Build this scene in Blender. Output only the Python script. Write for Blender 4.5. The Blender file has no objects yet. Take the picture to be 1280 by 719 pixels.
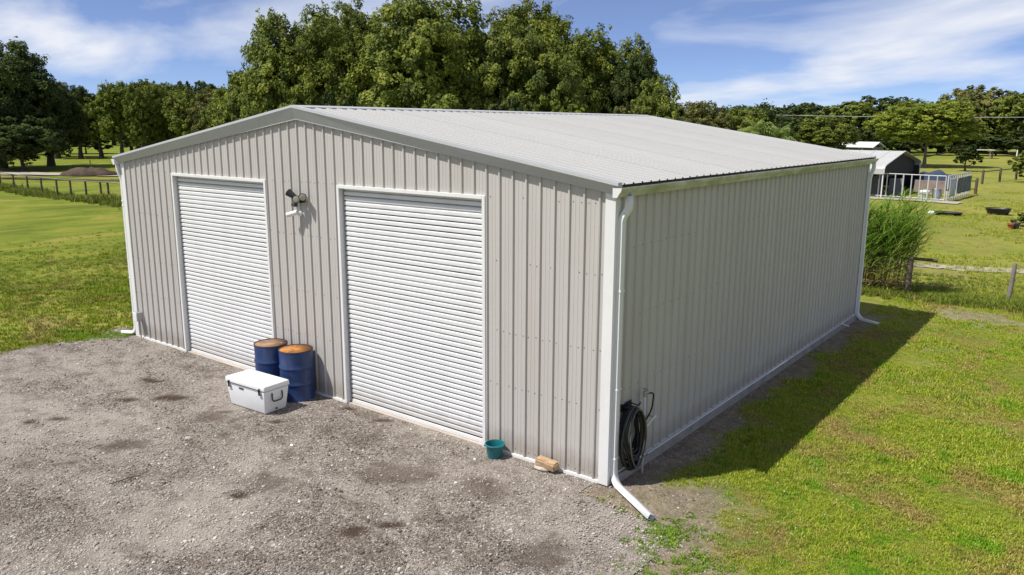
import bpy, bmesh, math, random
import numpy as np
from math import radians as RAD, sin, cos, pi, atan2, sqrt
from mathutils import Vector, Matrix

scene = bpy.context.scene
COL = scene.collection

# ------------------------------------------------------------------ camera
CAM = (4.937, -8.469, 4.642)
cam_d = bpy.data.cameras.new('camera')
cam = bpy.data.objects.new('camera', cam_d); COL.objects.link(cam)
cam_d.sensor_fit = 'HORIZONTAL'; cam_d.sensor_width = 36.0
cam_d.lens = 987.2 / 1280 * 36
cam_d.clip_start = 0.1; cam_d.clip_end = 6000
cam.location = CAM
YAW, PITCH, ROLL = -0.6567, 0.2017, 0.0041
_f = Vector((sin(YAW) * cos(PITCH), cos(YAW) * cos(PITCH), -sin(PITCH)))
_r = Vector((cos(YAW), -sin(YAW), 0)); _u = _r.cross(_f)
_r2 = cos(ROLL) * _r + sin(ROLL) * _u; _u2 = -sin(ROLL) * _r + cos(ROLL) * _u
cam.rotation_euler = Matrix((_r2, _u2, -_f)).transposed().to_euler()
scene.camera = cam

# ------------------------------------------------------------------ sky, sun, exposure
SUN = Vector((-0.33, -0.50, 1.0)).normalized()       # towards the sun
sun_el = math.asin(SUN.z); sun_az = atan2(SUN.x, SUN.y)
world = bpy.data.worlds.new('World'); scene.world = world; world.use_nodes = True
wn, wl = world.node_tree.nodes, world.node_tree.links
wn.clear()
w_out = wn.new('ShaderNodeOutputWorld'); w_bg = wn.new('ShaderNodeBackground')
sky = wn.new('ShaderNodeTexSky'); sky.sky_type = 'NISHITA'; sky.sun_disc = False
sky.sun_elevation = sun_el; sky.sun_rotation = sun_az
sky.air_density = 0.5; sky.dust_density = 0.0; sky.ozone_density = 2.0; sky.altitude = 20
SKY_STRENGTH = 0.064
w_bg.inputs['Strength'].default_value = SKY_STRENGTH
# thin cirrus: noise on the sky seen as a flat layer high above
tc = wn.new('ShaderNodeTexCoord'); sep = wn.new('ShaderNodeSeparateXYZ')
wl.new(tc.outputs['Generated'], sep.inputs[0])
def wmath(op, a, b):
    n = wn.new('ShaderNodeMath'); n.operation = op
    for i, v in enumerate((a, b)):
        if isinstance(v, (int, float)): n.inputs[i].default_value = v
        elif v is not None: wl.new(v, n.inputs[i])
    return n.outputs[0]
zz = wmath('ADD', wmath('MAXIMUM', sep.outputs['Z'], 0.0), 0.22)
comb = wn.new('ShaderNodeCombineXYZ')
wl.new(wmath('DIVIDE', sep.outputs['X'], zz), comb.inputs[0])
wl.new(wmath('DIVIDE', sep.outputs['Y'], zz), comb.inputs[1])
wmap = wn.new('ShaderNodeMapping'); wl.new(comb.outputs[0], wmap.inputs['Vector'])
wmap.inputs['Rotation'].default_value = (0, 0, RAD(35)); wmap.inputs['Scale'].default_value = (0.85, 1.25, 1)
wmap.inputs['Location'].default_value = (8.2, 3.3, 0)
cn = wn.new('ShaderNodeTexNoise'); wl.new(wmap.outputs[0], cn.inputs['Vector'])
cn.inputs['Scale'].default_value = 0.9; cn.inputs['Detail'].default_value = 9; cn.inputs['Roughness'].default_value = 0.53
cn.inputs['Distortion'].default_value = 0.45
cr = wn.new('ShaderNodeValToRGB'); wl.new(cn.outputs['Fac'], cr.inputs[0])
cr.color_ramp.elements[0].position = 0.46; cr.color_ramp.elements[0].color = (0.10, 0.10, 0.10, 1)
cr.color_ramp.elements[1].position = 0.68; cr.color_ramp.elements[1].color = (0.95, 0.95, 0.95, 1)
cmix = wn.new('ShaderNodeMix'); cmix.data_type = 'RGBA'
sky_t = wn.new('ShaderNodeMix'); sky_t.data_type = 'RGBA'; sky_t.blend_type = 'MULTIPLY'; sky_t.inputs['Factor'].default_value = 1
wl.new(sky.outputs[0], sky_t.inputs[6]); sky_t.inputs[7].default_value = (1.16, 1.32, 1.72, 1)      # white balance of the sky
wl.new(cr.outputs[0], cmix.inputs['Factor']); wl.new(sky_t.outputs[2], cmix.inputs[6])
cmix.inputs[7].default_value = (12.6, 13.0, 14.0, 1)
wl.new(cmix.outputs[2], w_bg.inputs['Color']); wl.new(w_bg.outputs[0], w_out.inputs[0])

sun_d = bpy.data.lights.new('sun', 'SUN'); sun_d.energy = 5.0; sun_d.angle = RAD(0.53); sun_d.color = (1.0, 0.965, 0.90)
sun = bpy.data.objects.new('sun', sun_d); COL.objects.link(sun)
sun.rotation_euler = SUN.to_track_quat('Z', 'Y').to_euler(); sun.location = (-30, -40, 60)

scene.view_settings.view_transform = 'Standard'; scene.view_settings.look = 'None'
scene.view_settings.gamma = 1.0; scene.view_settings.use_curve_mapping = False
scene.view_settings.exposure = 0.10
scene.render.engine = 'CYCLES'
scene.cycles.max_bounces = 6; scene.cycles.diffuse_bounces = 2; scene.cycles.transparent_max_bounces = 8

# ------------------------------------------------------------------ helpers: noise, meshes
rs = np.random.RandomState(7)
_perm = rs.rand(256, 256)
def vnoise(x, y, s=1.0, o=0):
    """smooth value noise 0..1"""
    x = np.asarray(x, float) * s + o * 17.3 + 1000; y = np.asarray(y, float) * s + o * 9.7 + 1000
    xi = np.floor(x).astype(int); yi = np.floor(y).astype(int)
    fx = x - xi; fy = y - yi; fx = fx * fx * (3 - 2 * fx); fy = fy * fy * (3 - 2 * fy)
    g = lambda i, j: _perm[i % 256, j % 256]
    return (g(xi, yi) * (1 - fx) + g(xi + 1, yi) * fx) * (1 - fy) + (g(xi, yi + 1) * (1 - fx) + g(xi + 1, yi + 1) * fx) * fy
def fnoise(x, y, s=1.0, o=0, octv=4):
    t = 0; a = 1; n = 0
    for k in range(octv):
        t = t + a * vnoise(x, y, s * 2 ** k, o + k); n += a; a *= .5
    return t / n
def sstep(a, b, x):
    t = np.clip((np.asarray(x, float) - a) / (b - a), 0, 1); return t * t * (3 - 2 * t)

class MB:
    def __init__(s): s.v = []; s.f = []
    def add(s, vs, fs):
        o = len(s.v); s.v += [tuple(v) for v in vs]; s.f += [tuple(i + o for i in f) for f in fs]; return s
    def box(s, x0, x1, y0, y1, z0, z1):
        return s.add([(x0,y0,z0),(x1,y0,z0),(x1,y1,z0),(x0,y1,z0),(x0,y0,z1),(x1,y0,z1),(x1,y1,z1),(x0,y1,z1)],
                     [(0,3,2,1),(4,5,6,7),(0,1,5,4),(1,2,6,5),(2,3,7,6),(3,0,4,7)])
    def hexa(s, b, t):     # bottom four, top four (counter-clockwise from above)
        return s.add(list(b) + list(t), [(0,3,2,1),(4,5,6,7),(0,1,5,4),(1,2,6,5),(2,3,7,6),(3,0,4,7)])
    def extrude(s, poly, p0, p1, ax):   # 2-D polygon in axes ax swept from p0 to p1 (3-D)
        n = len(poly); vs = []
        for p in (p0, p1):
            for a, b in poly:
                q = [p[0], p[1], p[2]]; q[ax[0]] += a; q[ax[1]] += b; vs.append(q)
        return s.add(vs, [tuple(range(n))[::-1], tuple(range(n, 2*n))] + [(i, (i+1)%n, n+(i+1)%n, n+i) for i in range(n)])
    def tube(s, path, r, n=8, caps=True, sx=1.0):
        P = [Vector(p) for p in path]; rr = r if hasattr(r, '__len__') else [r]*len(P)
        vs = []; up = Vector((0.03, 0.05, 1)).normalized(); prev = None
        for i, p in enumerate(P):
            t = (P[min(i+1, len(P)-1)] - P[max(i-1, 0)]).normalized()
            if prev is None:
                a = t.cross(up)
                if a.length < 0.15: a = t.cross(Vector((1, 0, 0)))
                a.normalize()
            else:
                a = prev - t * prev.dot(t); a.normalize()
            prev = a; b = t.cross(a)
            for k in range(n):
                an = 2*pi*k/n; vs.append(p + (a*cos(an)*sx + b*sin(an)) * rr[i])
        fs = [(i*n+k, i*n+(k+1)%n, (i+1)*n+(k+1)%n, (i+1)*n+k) for i in range(len(P)-1) for k in range(n)]
        if caps: fs += [tuple(range(n))[::-1], tuple((len(P)-1)*n+k for k in range(n))]
        return s.add(vs, fs)
    def lathe(s, prof, n=24, c=(0,0,0)):
        vs = [(c[0]+r*cos(2*pi*k/n), c[1]+r*sin(2*pi*k/n), c[2]+z) for r, z in prof for k in range(n)]
        fs = [(i*n+k, i*n+(k+1)%n, (i+1)*n+(k+1)%n, (i+1)*n+k) for i in range(len(prof)-1) for k in range(n)]
        if prof[0][0] > 1e-6: fs.append(tuple(range(n))[::-1])
        if prof[-1][0] > 1e-6: fs.append(tuple((len(prof)-1)*n+k for k in range(n)))
        return s.add(vs, fs)
    def mesh(s, name, smooth=False, fix=True):
        m = bpy.data.meshes.new(name); m.from_pydata([tuple(v) for v in s.v], [], s.f)
        if fix:
            bm = bmesh.new(); bm.from_mesh(m); bmesh.ops.recalc_face_normals(bm, faces=bm.faces); bm.to_mesh(m); bm.free()
        if smooth:
            m.polygons.foreach_set('use_smooth', [True]*len(m.polygons))
        m.update(); return m
    def build(s, name, mat, parent=None, smooth=False, bevel=0, fix=True, auto=None):
        o = link(name, s.mesh(name, smooth, fix), mat, parent)
        if auto is not None:
            s_ang(o.data, auto)
        if bevel:
            b = o.modifiers.new('bevel', 'BEVEL'); b.width = bevel; b.segments = 2; b.limit_method = 'ANGLE'
        return o
def s_ang(me, deg):
    bm = bmesh.new(); bm.from_mesh(me)
    for f in bm.faces: f.smooth = True
    for e in bm.edges:
        if len(e.link_faces) == 2 and e.calc_face_angle(0) > RAD(deg): e.smooth = False
    bm.to_mesh(me); bm.free()
def link(name, me, mat=None, parent=None):
    if mat is not None and not me.materials: me.materials.append(mat)
    o = bpy.data.objects.new(name, me); COL.objects.link(o); o.parent = parent
    return o
def empty(name, label, cat, loc=(0,0,0), rz=0, group=None):
    o = bpy.data.objects.new(name, None); COL.objects.link(o); o.location = loc; o.rotation_euler = (0,0,rz)
    o.empty_display_size = .2
    return tag(o, label, cat, group)
def tag(o, label=None, cat=None, group=None, kind=None):
    if label: o['label'] = label
    if cat: o['category'] = cat
    if group: o['group'] = group
    if kind: o['kind'] = kind
    return o
def copy_tree(o, parent=None):
    c = o.copy(); COL.objects.link(c); c.parent = parent
    for ch in o.children: copy_tree(ch, c)
    return c
def np_mesh(name, V, Fq, mat=None, attrs=None, tri=False, smooth=False):
    V = np.asarray(V, np.float32); Fq = np.asarray(Fq, np.int32); k = Fq.shape[1]
    m = bpy.data.meshes.new(name); m.vertices.add(len(V)); m.vertices.foreach_set('co', V.ravel())
    m.loops.add(Fq.size); m.loops.foreach_set('vertex_index', Fq.ravel())
    m.polygons.add(len(Fq)); m.polygons.foreach_set('loop_start', np.arange(0, Fq.size, k, dtype=np.int32))
    m.polygons.foreach_set('loop_total', np.full(len(Fq), k, np.int32))
    if smooth: m.polygons.foreach_set('use_smooth', np.ones(len(Fq), bool))
    for an, av in (attrs or {}).items():
        a = m.attributes.new(an, 'FLOAT', 'POINT'); a.data.foreach_set('value', np.asarray(av, np.float32))
    m.update(); m.validate()
    if mat: m.materials.append(mat)
    return m

# ------------------------------------------------------------------ helpers: materials
class NT:
    def __init__(s, name):
        s.m = bpy.data.materials.new(name); s.m.use_nodes = True
        s.n, s.l = s.m.node_tree.nodes, s.m.node_tree.links
        s.b = s.n['Principled BSDF']; s.out = s.n['Material Output']
    def node(s, t, **k):
        n = s.n.new(t)
        for a, b in k.items(): setattr(n, a, b)
        return n
    def put(s, sock, v):
        if v is None: return
        if isinstance(v, bpy.types.NodeSocket): s.l.new(v, sock)
        elif isinstance(v, (tuple, list)) and len(v) == 3 and sock.type == 'RGBA': sock.default_value = (*v, 1)
        else: sock.default_value = v
    def coord(s, kind='Object', scale=(1,1,1), rot=(0,0,0)):
        t = s.node('ShaderNodeTexCoord'); mp = s.node('ShaderNodeMapping'); s.l.new(t.outputs[kind], mp.inputs[0])
        mp.inputs['Scale'].default_value = scale; mp.inputs['Rotation'].default_value = rot; return mp.outputs[0]
    def world(s, scale=(1,1,1)):
        t = s.node('ShaderNodeNewGeometry'); mp = s.node('ShaderNodeMapping'); s.l.new(t.outputs['Position'], mp.inputs[0])
        mp.inputs['Scale'].default_value = scale; return mp.outputs[0]
    def noise(s, vec, scale, detail=4, rough=.55, dist=0):
        n = s.node('ShaderNodeTexNoise'); s.put(n.inputs['Vector'], vec)
        n.inputs['Scale'].default_value = scale; n.inputs['Detail'].default_value = detail
        n.inputs['Roughness'].default_value = rough; n.inputs['Distortion'].default_value = dist
        return n.outputs['Fac']
    def voro(s, vec, scale, feat='F1', out='Distance'):
        n = s.node('ShaderNodeTexVoronoi'); n.feature = feat; s.put(n.inputs['Vector'], vec); n.inputs['Scale'].default_value = scale
        return n.outputs[out]
    def ramp(s, fac, stops):
        r = s.node('ShaderNodeValToRGB'); s.put(r.inputs[0], fac); e = r.color_ramp.elements
        while len(e) < len(stops): e.new(.5)
        for i, (p, c) in enumerate(stops):
            e[i].position = p; e[i].color = (*c, 1) if hasattr(c, '__len__') else (c, c, c, 1)
        return r.outputs[0]
    def mix(s, f, a, b, mode='MIX'):
        n = s.node('ShaderNodeMix'); n.data_type = 'RGBA'; n.blend_type = mode
        s.put(n.inputs['Factor'], f); s.put(n.inputs[6], a); s.put(n.inputs[7], b); return n.outputs[2]
    def math(s, op, a, b=None):
        n = s.node('ShaderNodeMath'); n.operation = op; s.put(n.inputs[0], a); s.put(n.inputs[1], b); return n.outputs[0]
    def attr(s, name):
        n = s.node('ShaderNodeAttribute'); n.attribute_name = name; return n.outputs['Fac']
    def bump(s, h, strength=.3, dist=.01):
        n = s.node('ShaderNodeBump'); s.put(n.inputs['Height'], h); n.inputs['Strength'].default_value = strength
        n.inputs['Distance'].default_value = dist; s.l.new(n.outputs[0], s.b.inputs['Normal']); return n
    def rand(s): return s.node('ShaderNodeObjectInfo').outputs['Random']
    def done(s, col=None, rough=.6, metal=0, spec=.5):
        s.put(s.b.inputs['Base Color'], col); s.put(s.b.inputs['Roughness'], rough); s.put(s.b.inputs['Metallic'], metal)
        s.put(s.b.inputs['Specular IOR Level'], spec); return s.m

def painted(name, col, rough=.45, dirt=(.5,.47,.42), amt=.35, scale=1.2, streak=True, spec=.4, vary=.04, splash=0):
    t = NT(name); w = t.world((1,1,.18) if streak else (1,1,1))
    n1 = t.noise(w, scale*2.2, 6, .6); n2 = t.noise(t.world(), scale*9, 4, .6)
    f = t.math('MULTIPLY', t.ramp(n1, [(.45, 0.0), (.8, 1.0)]), amt)
    dark = tuple(c*d for c, d in zip(col, dirt))
    c = t.mix(f, col, dark); c = t.mix(t.ramp(n2, [(.3, 0), (.9, .16)]), c, dark)
    if vary:
        v = t.math('ADD', t.math('MULTIPLY', t.rand(), vary), 1-vary/2)
        c = t.mix(1.0, c, t.ramp(v, [(0, 0), (1, 1)]), 'MULTIPLY')
    if splash:
        sz = t.node('ShaderNodeSeparateXYZ'); t.l.new(t.world(), sz.inputs[0]); ns = t.noise(t.world((2,2,1)), 5, 5, .65)
        h = t.math('ADD', sz.outputs[2], t.math('MULTIPLY', ns, -.35))
        c = t.mix(t.ramp(h, [(0.0, splash), (.22, 0)]), c, (.30,.26,.21))
        nb = t.noise(t.world((.7,.7,.25)), 1.1, 3, .5); b2 = t.bump(nb, .25, .05)
    else: t.bump(n2, .06, .004)
    return t.done(c, t.ramp(n2, [(.2, rough-.06), (.8, rough+.12)]), 0, spec)

M = {}
M['wall'] = painted('wall_sheet_paint', (.525,.495,.462), .5, (.84,.81,.77), .55, 1.0, vary=.06, splash=.55)
# right wall: same paint, with a faint green film of algae high under the gutter
M['trim'] = painted('trim_paint', (.80,.795,.78), .4, (.72,.69,.64), .35, 1.6)
M['rake'] = painted('rake_shade_paint', (.47,.48,.485), .42, (.8,.79,.77), .3, 1.6)  # white trim greyed in its colour to stand for shade
M['door'] = painted('door_slat_paint', (.78,.78,.77), .38, (.75,.73,.7), .35, 1.4, splash=.35)
M['roof'] = painted('roof_sheet_paint', (.50,.49,.47), .42, (.78,.75,.70), .12, .7, streak=False, vary=.07)
def gutter_mat():
    t = NT('gutter_paint'); w = t.world((1.2,1.2,3)); n = t.noise(w, 1.6, 6, .65, .4); n2 = t.noise(t.world((3,3,1)), 6, 4)
    c = t.mix(t.ramp(n, [(.35, 0), (.62, 1)]), (.62,.62,.55), (.36,.38,.25))
    c = t.mix(t.ramp(n2, [(.62, 0), (.75, .6)]), c, (.10,.10,.06))
    return t.done(c, .55)
M['gutter'] = gutter_mat()
M['dark_gap'] = NT('gap_shade').done((.03,.03,.03), .9)  # near-black colour standing in for shade in gaps and below roof sheets
def concrete():
    t = NT('concrete'); n = t.noise(t.world(), 3, 8, .65); n2 = t.noise(t.world(), 60, 3)
    c = t.ramp(n, [(.3, (.20,.185,.165)), (.7, (.36,.33,.295))]); t.bump(n2, .3, .004); return t.done(c, .9)
M['concrete'] = concrete()
def simple(name, col, rough=.5, metal=0, var=.2, scale=20, spec=.5, bump=0):
    t = NT(name); n = t.noise(t.coord(), scale, 5, .6)
    c = t.mix(t.ramp(n, [(.3, 0), (.75, 1)]), col, tuple(x*(1-var) for x in col))
    if bump: t.bump(n, bump, .01)
    return t.done(c, rough, metal, spec)
M['screw'] = simple('screw_zinc', (.12,.11,.10), .5, .3)
M['black_plastic'] = simple('black_plastic', (.018,.018,.02), .42)
M['black_rubber'] = simple('black_rubber', (.010,.010,.011), .42, spec=.5)
M['grey_rubber'] = simple('grey_rubber', (.10,.098,.09), .45)
M['pvc'] = simple('white_pvc', (.74,.73,.69), .35)
M['white_plastic'] = simple('white_plastic', (.82,.82,.81), .42, var=.05, scale=5)
M['galv'] = simple('galvanised', (.42,.43,.44), .4, .6)
M['lens'] = simple('lamp_lens', (.42,.39,.30), .2)
M['red'] = simple('red_paint', (.45,.03,.02), .4)
M['teal'] = simple('teal_plastic', (.012,.17,.19), .38, var=.25, scale=9)
M['darkgrey'] = simple('dark_grey_plastic', (.06,.062,.066), .5)
M['wood_post'] = simple('weathered_wood', (.16,.13,.10), .9, 0, .55, 26, .2, .5)
M['wood_grey'] = simple('grey_weathered_wood', (.30,.27,.23), .9, 0, .5, 22, .2, .5)
M['wire'] = simple('wire', (.22,.21,.2), .5, .4)
M['cable'] = simple('pale_cable', (.55,.56,.58), .5)
M['blue_tarp'] = simple('blue_tarp', (.045,.065,.115), .5, 0, .5, 4, .4, .4)
M['pale_tarp'] = simple('pale_blue_tarp', (.50,.56,.64), .5, 0, .5, 3, .4, .4)
M['grey_panel'] = simple('grey_panel', (.20,.205,.23), .6, 0, .35, 2)
M['brown_panel'] = simple('brown_panel', (.25,.19,.16), .8, 0, .4, 3)
M['terracotta'] = simple('terracotta', (.36,.10,.04), .7)

def drum_mat():
    t = NT('blue_drum_paint'); o = t.coord(); n = t.noise(t.coord(scale=(1,1,.4)), 5, 8, .65); n2 = t.noise(o, 26, 5, .7)
    c = t.mix(t.ramp(n, [(.35, 0), (.75, 1)]), (.012,.036,.125), (.022,.055,.16))
    c = t.mix(t.ramp(n2, [(.62, 0), (.72, .8)]), c, (.14,.055,.025)); c = t.mix(t.ramp(t.noise(t.coord(scale=(6,6,.5)), 2.2, 5, .6), [(.60, 0), (.75, .55)]), c, (.16,.07,.03))
    t.bump(n, .12, .01)
    return t.done(c, t.ramp(n2, [(.3, .30), (.8, .5)]), 0, .5)
M['drum'] = drum_mat()
def rust(name, a, b, d):
    t = NT(name); n = t.noise(t.coord(), 4.5, 7, .65, .5); n2 = t.noise(t.coord(), 30, 5)
    c = t.ramp(n, [(.36, d), (.47, a), (.7, b)]); c = t.mix(t.ramp(n2, [(.5, 0), (.8, .35)]), c, d); t.bump(n2, .3, .006)
    return t.done(c, .8)
M['rust'] = rust('orange_rust', (.42,.17,.035), (.62,.28,.05), (.20,.075,.025))
M['rust_b'] = rust('brown_rust', (.30,.19,.13), (.55,.25,.04), (.17,.10,.07))
M['rim'] = rust('rusted_rim', (.07,.035,.03), (.03,.035,.07), (.16,.06,.025))

def block_mat():
    t = NT('tan_block'); n = t.noise(t.coord(scale=(1,3,3)), 7, 7, .65, .3); n2 = t.noise(t.coord(), 40, 4)
    c = t.ramp(n, [(.3, (.28,.17,.09)), (.55, (.50,.34,.20)), (.8, (.60,.45,.30))]); t.bump(n2, .6, .012)
    return t.done(c, .9)
M['block'] = block_mat()

def leaf_mat(name, stops, trans=.28, rough=.5, bright=1.7):
    t = NT(name); a = t.attr('tint')
    c = t.ramp(a, [(p, tuple(x*bright for x in k)) for p, k in stops])
    r = t.math('ADD', t.math('MULTIPLY', t.rand(), .35), .825)
    c = t.mix(1.0, c, t.ramp(r, [(0, 0), (1, 1)]), 'MULTIPLY')
    t.done(c, rough, 0, .06)
    tr = t.node('ShaderNodeBsdfTranslucent'); t.l.new(c, tr.inputs['Color'])
    mx = t.node('ShaderNodeMixShader'); mx.inputs[0].default_value = trans
    t.l.new(t.b.outputs[0], mx.inputs[1]); t.l.new(tr.outputs[0], mx.inputs[2]); t.l.new(mx.outputs[0], t.out.inputs[0])
    return t.m
M['void'] = simple('shaded_sheet', (.03,.03,.033), .9)  # near-black colour stands in for the carport's shaded interior
M['leaf_oak'] = leaf_mat('oak_leaves', [(0,(.050,.066,.018)),(.45,(.100,.122,.022)),(.8,(.15,.170,.028)),(1,(.185,.19,.042))], .24, .55, 1.75)
M['leaf_light'] = leaf_mat('light_leaves', [(0,(.060,.082,.016)),(.5,(.110,.140,.024)),(1,(.19,.20,.04))])
M['leaf_round'] = leaf_mat('round_tree_leaves', [(0,(.070,.095,.014)),(.5,(.13,.16,.022)),(1,(.22,.22,.04))], .3, .5, 2.1)
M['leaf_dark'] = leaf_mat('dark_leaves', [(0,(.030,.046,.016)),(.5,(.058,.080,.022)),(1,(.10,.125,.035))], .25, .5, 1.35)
M['leaf_brown'] = leaf_mat('olive_leaves', [(0,(.065,.072,.024)),(.5,(.115,.12,.035)),(1,(.18,.155,.05))])
M['leaf_palm'] = leaf_mat('palm_leaves', [(0,(.07,.11,.03)),(.5,(.13,.18,.045)),(1,(.20,.24,.07))])
M['grass_blade'] = leaf_mat('grass_blades', [(0,(.17,.27,.020)),(.42,(.30,.39,.030)),(.68,(.42,.46,.055)),(.86,(.50,.43,.13)),(1,(.45,.34,.16))], .35, .55, 1.12)
def grass_mat(k=1.0, nm='grass_blades'):
    t = NT(nm); a = t.attr('tint'); w = t.world()
    m1 = t.noise(w, .75, 5, .62, .5); m2 = t.noise(w, 1.7, 5, .6, .3); m3 = t.noise(w, 6, 4, .6)
    c = t.ramp(a, [(0,(.19,.30,.020)),(.45,(.38,.47,.035)),(.75,(.53,.56,.06)),(1,(.64,.56,.16))])
    c = t.mix(t.ramp(m1, [(.47, 0), (.62, .85)]), c, t.ramp(a, [(0,(.28,.20,.07)),(.5,(.50,.36,.13)),(1,(.62,.48,.21))]))
    c = t.mix(t.ramp(m2, [(.54, 0), (.66, .9)]), c, t.ramp(a, [(0,(.15,.33,.014)),(1,(.32,.53,.035))]))
    c = t.mix(t.ramp(m3, [(.30, .6), (.45, 0)]), c, (.10,.16,.02))
    if k != 1: c = t.mix(1.0, c, (k*.92, k, k*.8), 'MULTIPLY')
    t.done(c, .55, 0, .15)
    tr = t.node('ShaderNodeBsdfTranslucent'); t.l.new(c, tr.inputs['Color'])
    mx = t.node('ShaderNodeMixShader'); mx.inputs[0].default_value = .35
    t.l.new(t.b.outputs[0], mx.inputs[1]); t.l.new(tr.outputs[0], mx.inputs[2]); t.l.new(mx.outputs[0], t.out.inputs[0])
    return t.m
M['grass_blade'] = grass_mat()
M['grass_west'] = grass_mat(.66, 'west_grass_blades')
M['weed'] = leaf_mat('weed_leaves', [(0,(.09,.17,.02)),(.6,(.16,.26,.03)),(1,(.25,.31,.05))], .3, .5, 1.35)
M['cane_leaf'] = leaf_mat('tall_grass_leaves', [(0,(.08,.15,.02)),(.5,(.16,.24,.035)),(.8,(.26,.28,.07)),(1,(.36,.27,.12))], .4, .5, 2.3)
M['cane'] = leaf_mat('tall_grass_canes', [(0,(.06,.045,.025)),(.6,(.17,.12,.06)),(1,(.27,.20,.10))], .1, .6, 1.5)
M['pasture'] = leaf_mat('pasture_tufts', [(0,(.13,.19,.02)),(.6,(.30,.33,.04)),(1,(.48,.40,.12))], .35, .55, 1.55)
M['dry_grass'] = leaf_mat('dry_verge_grass', [(0,(.10,.17,.02)),(.6,(.21,.26,.035)),(1,(.36,.27,.11))], .3, .55, 1.25)
def bark():
    t = NT('bark'); n = t.noise(t.coord(scale=(1,1,.25)), 9, 7, .7); t.bump(n, .7, .05)
    return t.done(t.ramp(n, [(.3, (.045,.038,.03)), (.7, (.15,.13,.105))]), .95, 0, .2)
M['bark'] = bark()
def bark_pale():
    t = NT('pale_bark'); n = t.noise(t.coord(scale=(1,1,.25)), 9, 7, .7); t.bump(n, .7, .05)
    return t.done(t.ramp(n, [(.3, (.14,.12,.095)), (.7, (.34,.30,.25))]), .95, 0, .2)
M['bark_pale'] = bark_pale()

def grass_ground():
    t = NT('lawn_ground'); w = t.world()
    big = t.noise(w, .16, 5, .6, .3); mid = t.noise(w, .9, 6, .65, .4); fine = t.noise(w, 9, 6, .75); vf = t.noise(w, 45, 3, .7)
    c = t.ramp(big, [(.32, (.12,.19,.018)), (.5, (.21,.26,.028)), (.68, (.36,.34,.065))])
    far = t.noise(t.world((1,.5,1)), .06, 7, .62, .5); c = t.mix(t.ramp(far, [(.38, 0), (.58, .8)]), c, (.44,.39,.085))
    c = t.mix(t.ramp(t.noise(w, .75, 5, .62, .5), [(.50, 0), (.64, .75)]), c, (.32,.24,.095))
    c = t.mix(t.ramp(t.noise(w, 1.7, 5, .6, .3), [(.54, 0), (.66, .75)]), c, (.12,.23,.018))
    c = t.mix(t.ramp(t.noise(t.world((.35,1,1)), .22, 6, .65, .6), [(.50, 0), (.66, .6)]), c, (.34,.30,.085))
    c = t.mix(t.ramp(mid, [(.30, .55), (.44, 0)]), c, (.13,.20,.022))
    c = t.mix(t.ramp(fine, [(.35, .55), (.62, 0)]), c, (.10,.125,.022))
    c = t.mix(t.ramp(fine, [(.62, 0), (.85, .5)]), c, (.42,.40,.13))
    c = t.mix(t.ramp(vf, [(.35, .35), (.6, 0)]), c, (.07,.085,.02))
    sx_ = t.node('ShaderNodeSeparateXYZ'); t.l.new(t.world(), sx_.inputs[0])      # the west pasture is a greener sward
    west = t.ramp(t.math('MULTIPLY', t.math('ADD', sx_.outputs[0], 14), -.05), [(0, 0), (.6, .8)])
    wm = t.noise(t.world((1,.45,1)), .5, 7, .68, .6)
    c = t.mix(west, c, t.ramp(wm, [(.32, (.05,.085,.006)), (.46, (.12,.17,.013)), (.56, (.19,.215,.022)), (.68, (.30,.225,.075))]))
    soil = t.attr('soil')
    sg = t.voro(t.world(), 60, out='Color'); sgs = t.node('ShaderNodeSeparateColor'); t.l.new(sg, sgs.inputs[0])
    sc = t.ramp(fine, [(.3, (.15,.108,.072)), (.7, (.34,.27,.20))]); sc = t.mix(t.ramp(sgs.outputs[0], [(.6, 0), (.95, .6)]), sc, (.48,.43,.37)); sc = t.mix(t.ramp(t.noise(w, 3.0, 5, .65), [(.45, 0), (.65, .55)]), sc, (.13,.10,.07))
    c = t.mix(soil, c, sc)
    h = t.math('ADD', t.math('MULTIPLY', fine, .7), t.math('MULTIPLY', vf, .3))
    t.bump(h, .9, .06)
    return t.done(c, .95, 0, .12)
M['lawn'] = grass_ground()
def gravel():
    t = NT('gravel'); w = t.world(); v = t.voro(w, 46); vc = t.voro(w, 46, out='Color'); v2 = t.voro(w, 95)
    big = t.noise(t.world((.55,1.1,1)), .6, 6, .66, .5); med = t.noise(w, 2.6, 6, .65); fine = t.noise(w, 38, 4, .7)
    sepc = t.node('ShaderNodeSeparateColor'); t.l.new(vc, sepc.inputs[0])
    c = t.ramp(sepc.outputs[0], [(0, (.085,.068,.055)), (.45, (.195,.165,.139)), (.8, (.31,.272,.233)), (1, (.46,.415,.37))])
    c = t.mix(t.ramp(big, [(.38, 0), (.60, .75)]), c, (.37,.325,.285))
    c = t.mix(t.ramp(med, [(.48, 0), (.68, .75)]), c, (.10,.073,.055))
    c = t.mix(t.ramp(fine, [(.3, .5), (.55, 0)]), c, (.08,.07,.062))
    soil = t.attr('soil')
    c = t.mix(soil, c, t.ramp(fine, [(.3, (.032,.021,.015)), (.75, (.095,.065,.047))]))
    h = t.math('ADD', t.math('MULTIPLY', v, -.6), t.math('MULTIPLY', fine, .6))
    t.bump(h, .8, .02)
    return t.done(c, .95, 0, .2)
M['gravel'] = gravel()
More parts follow.
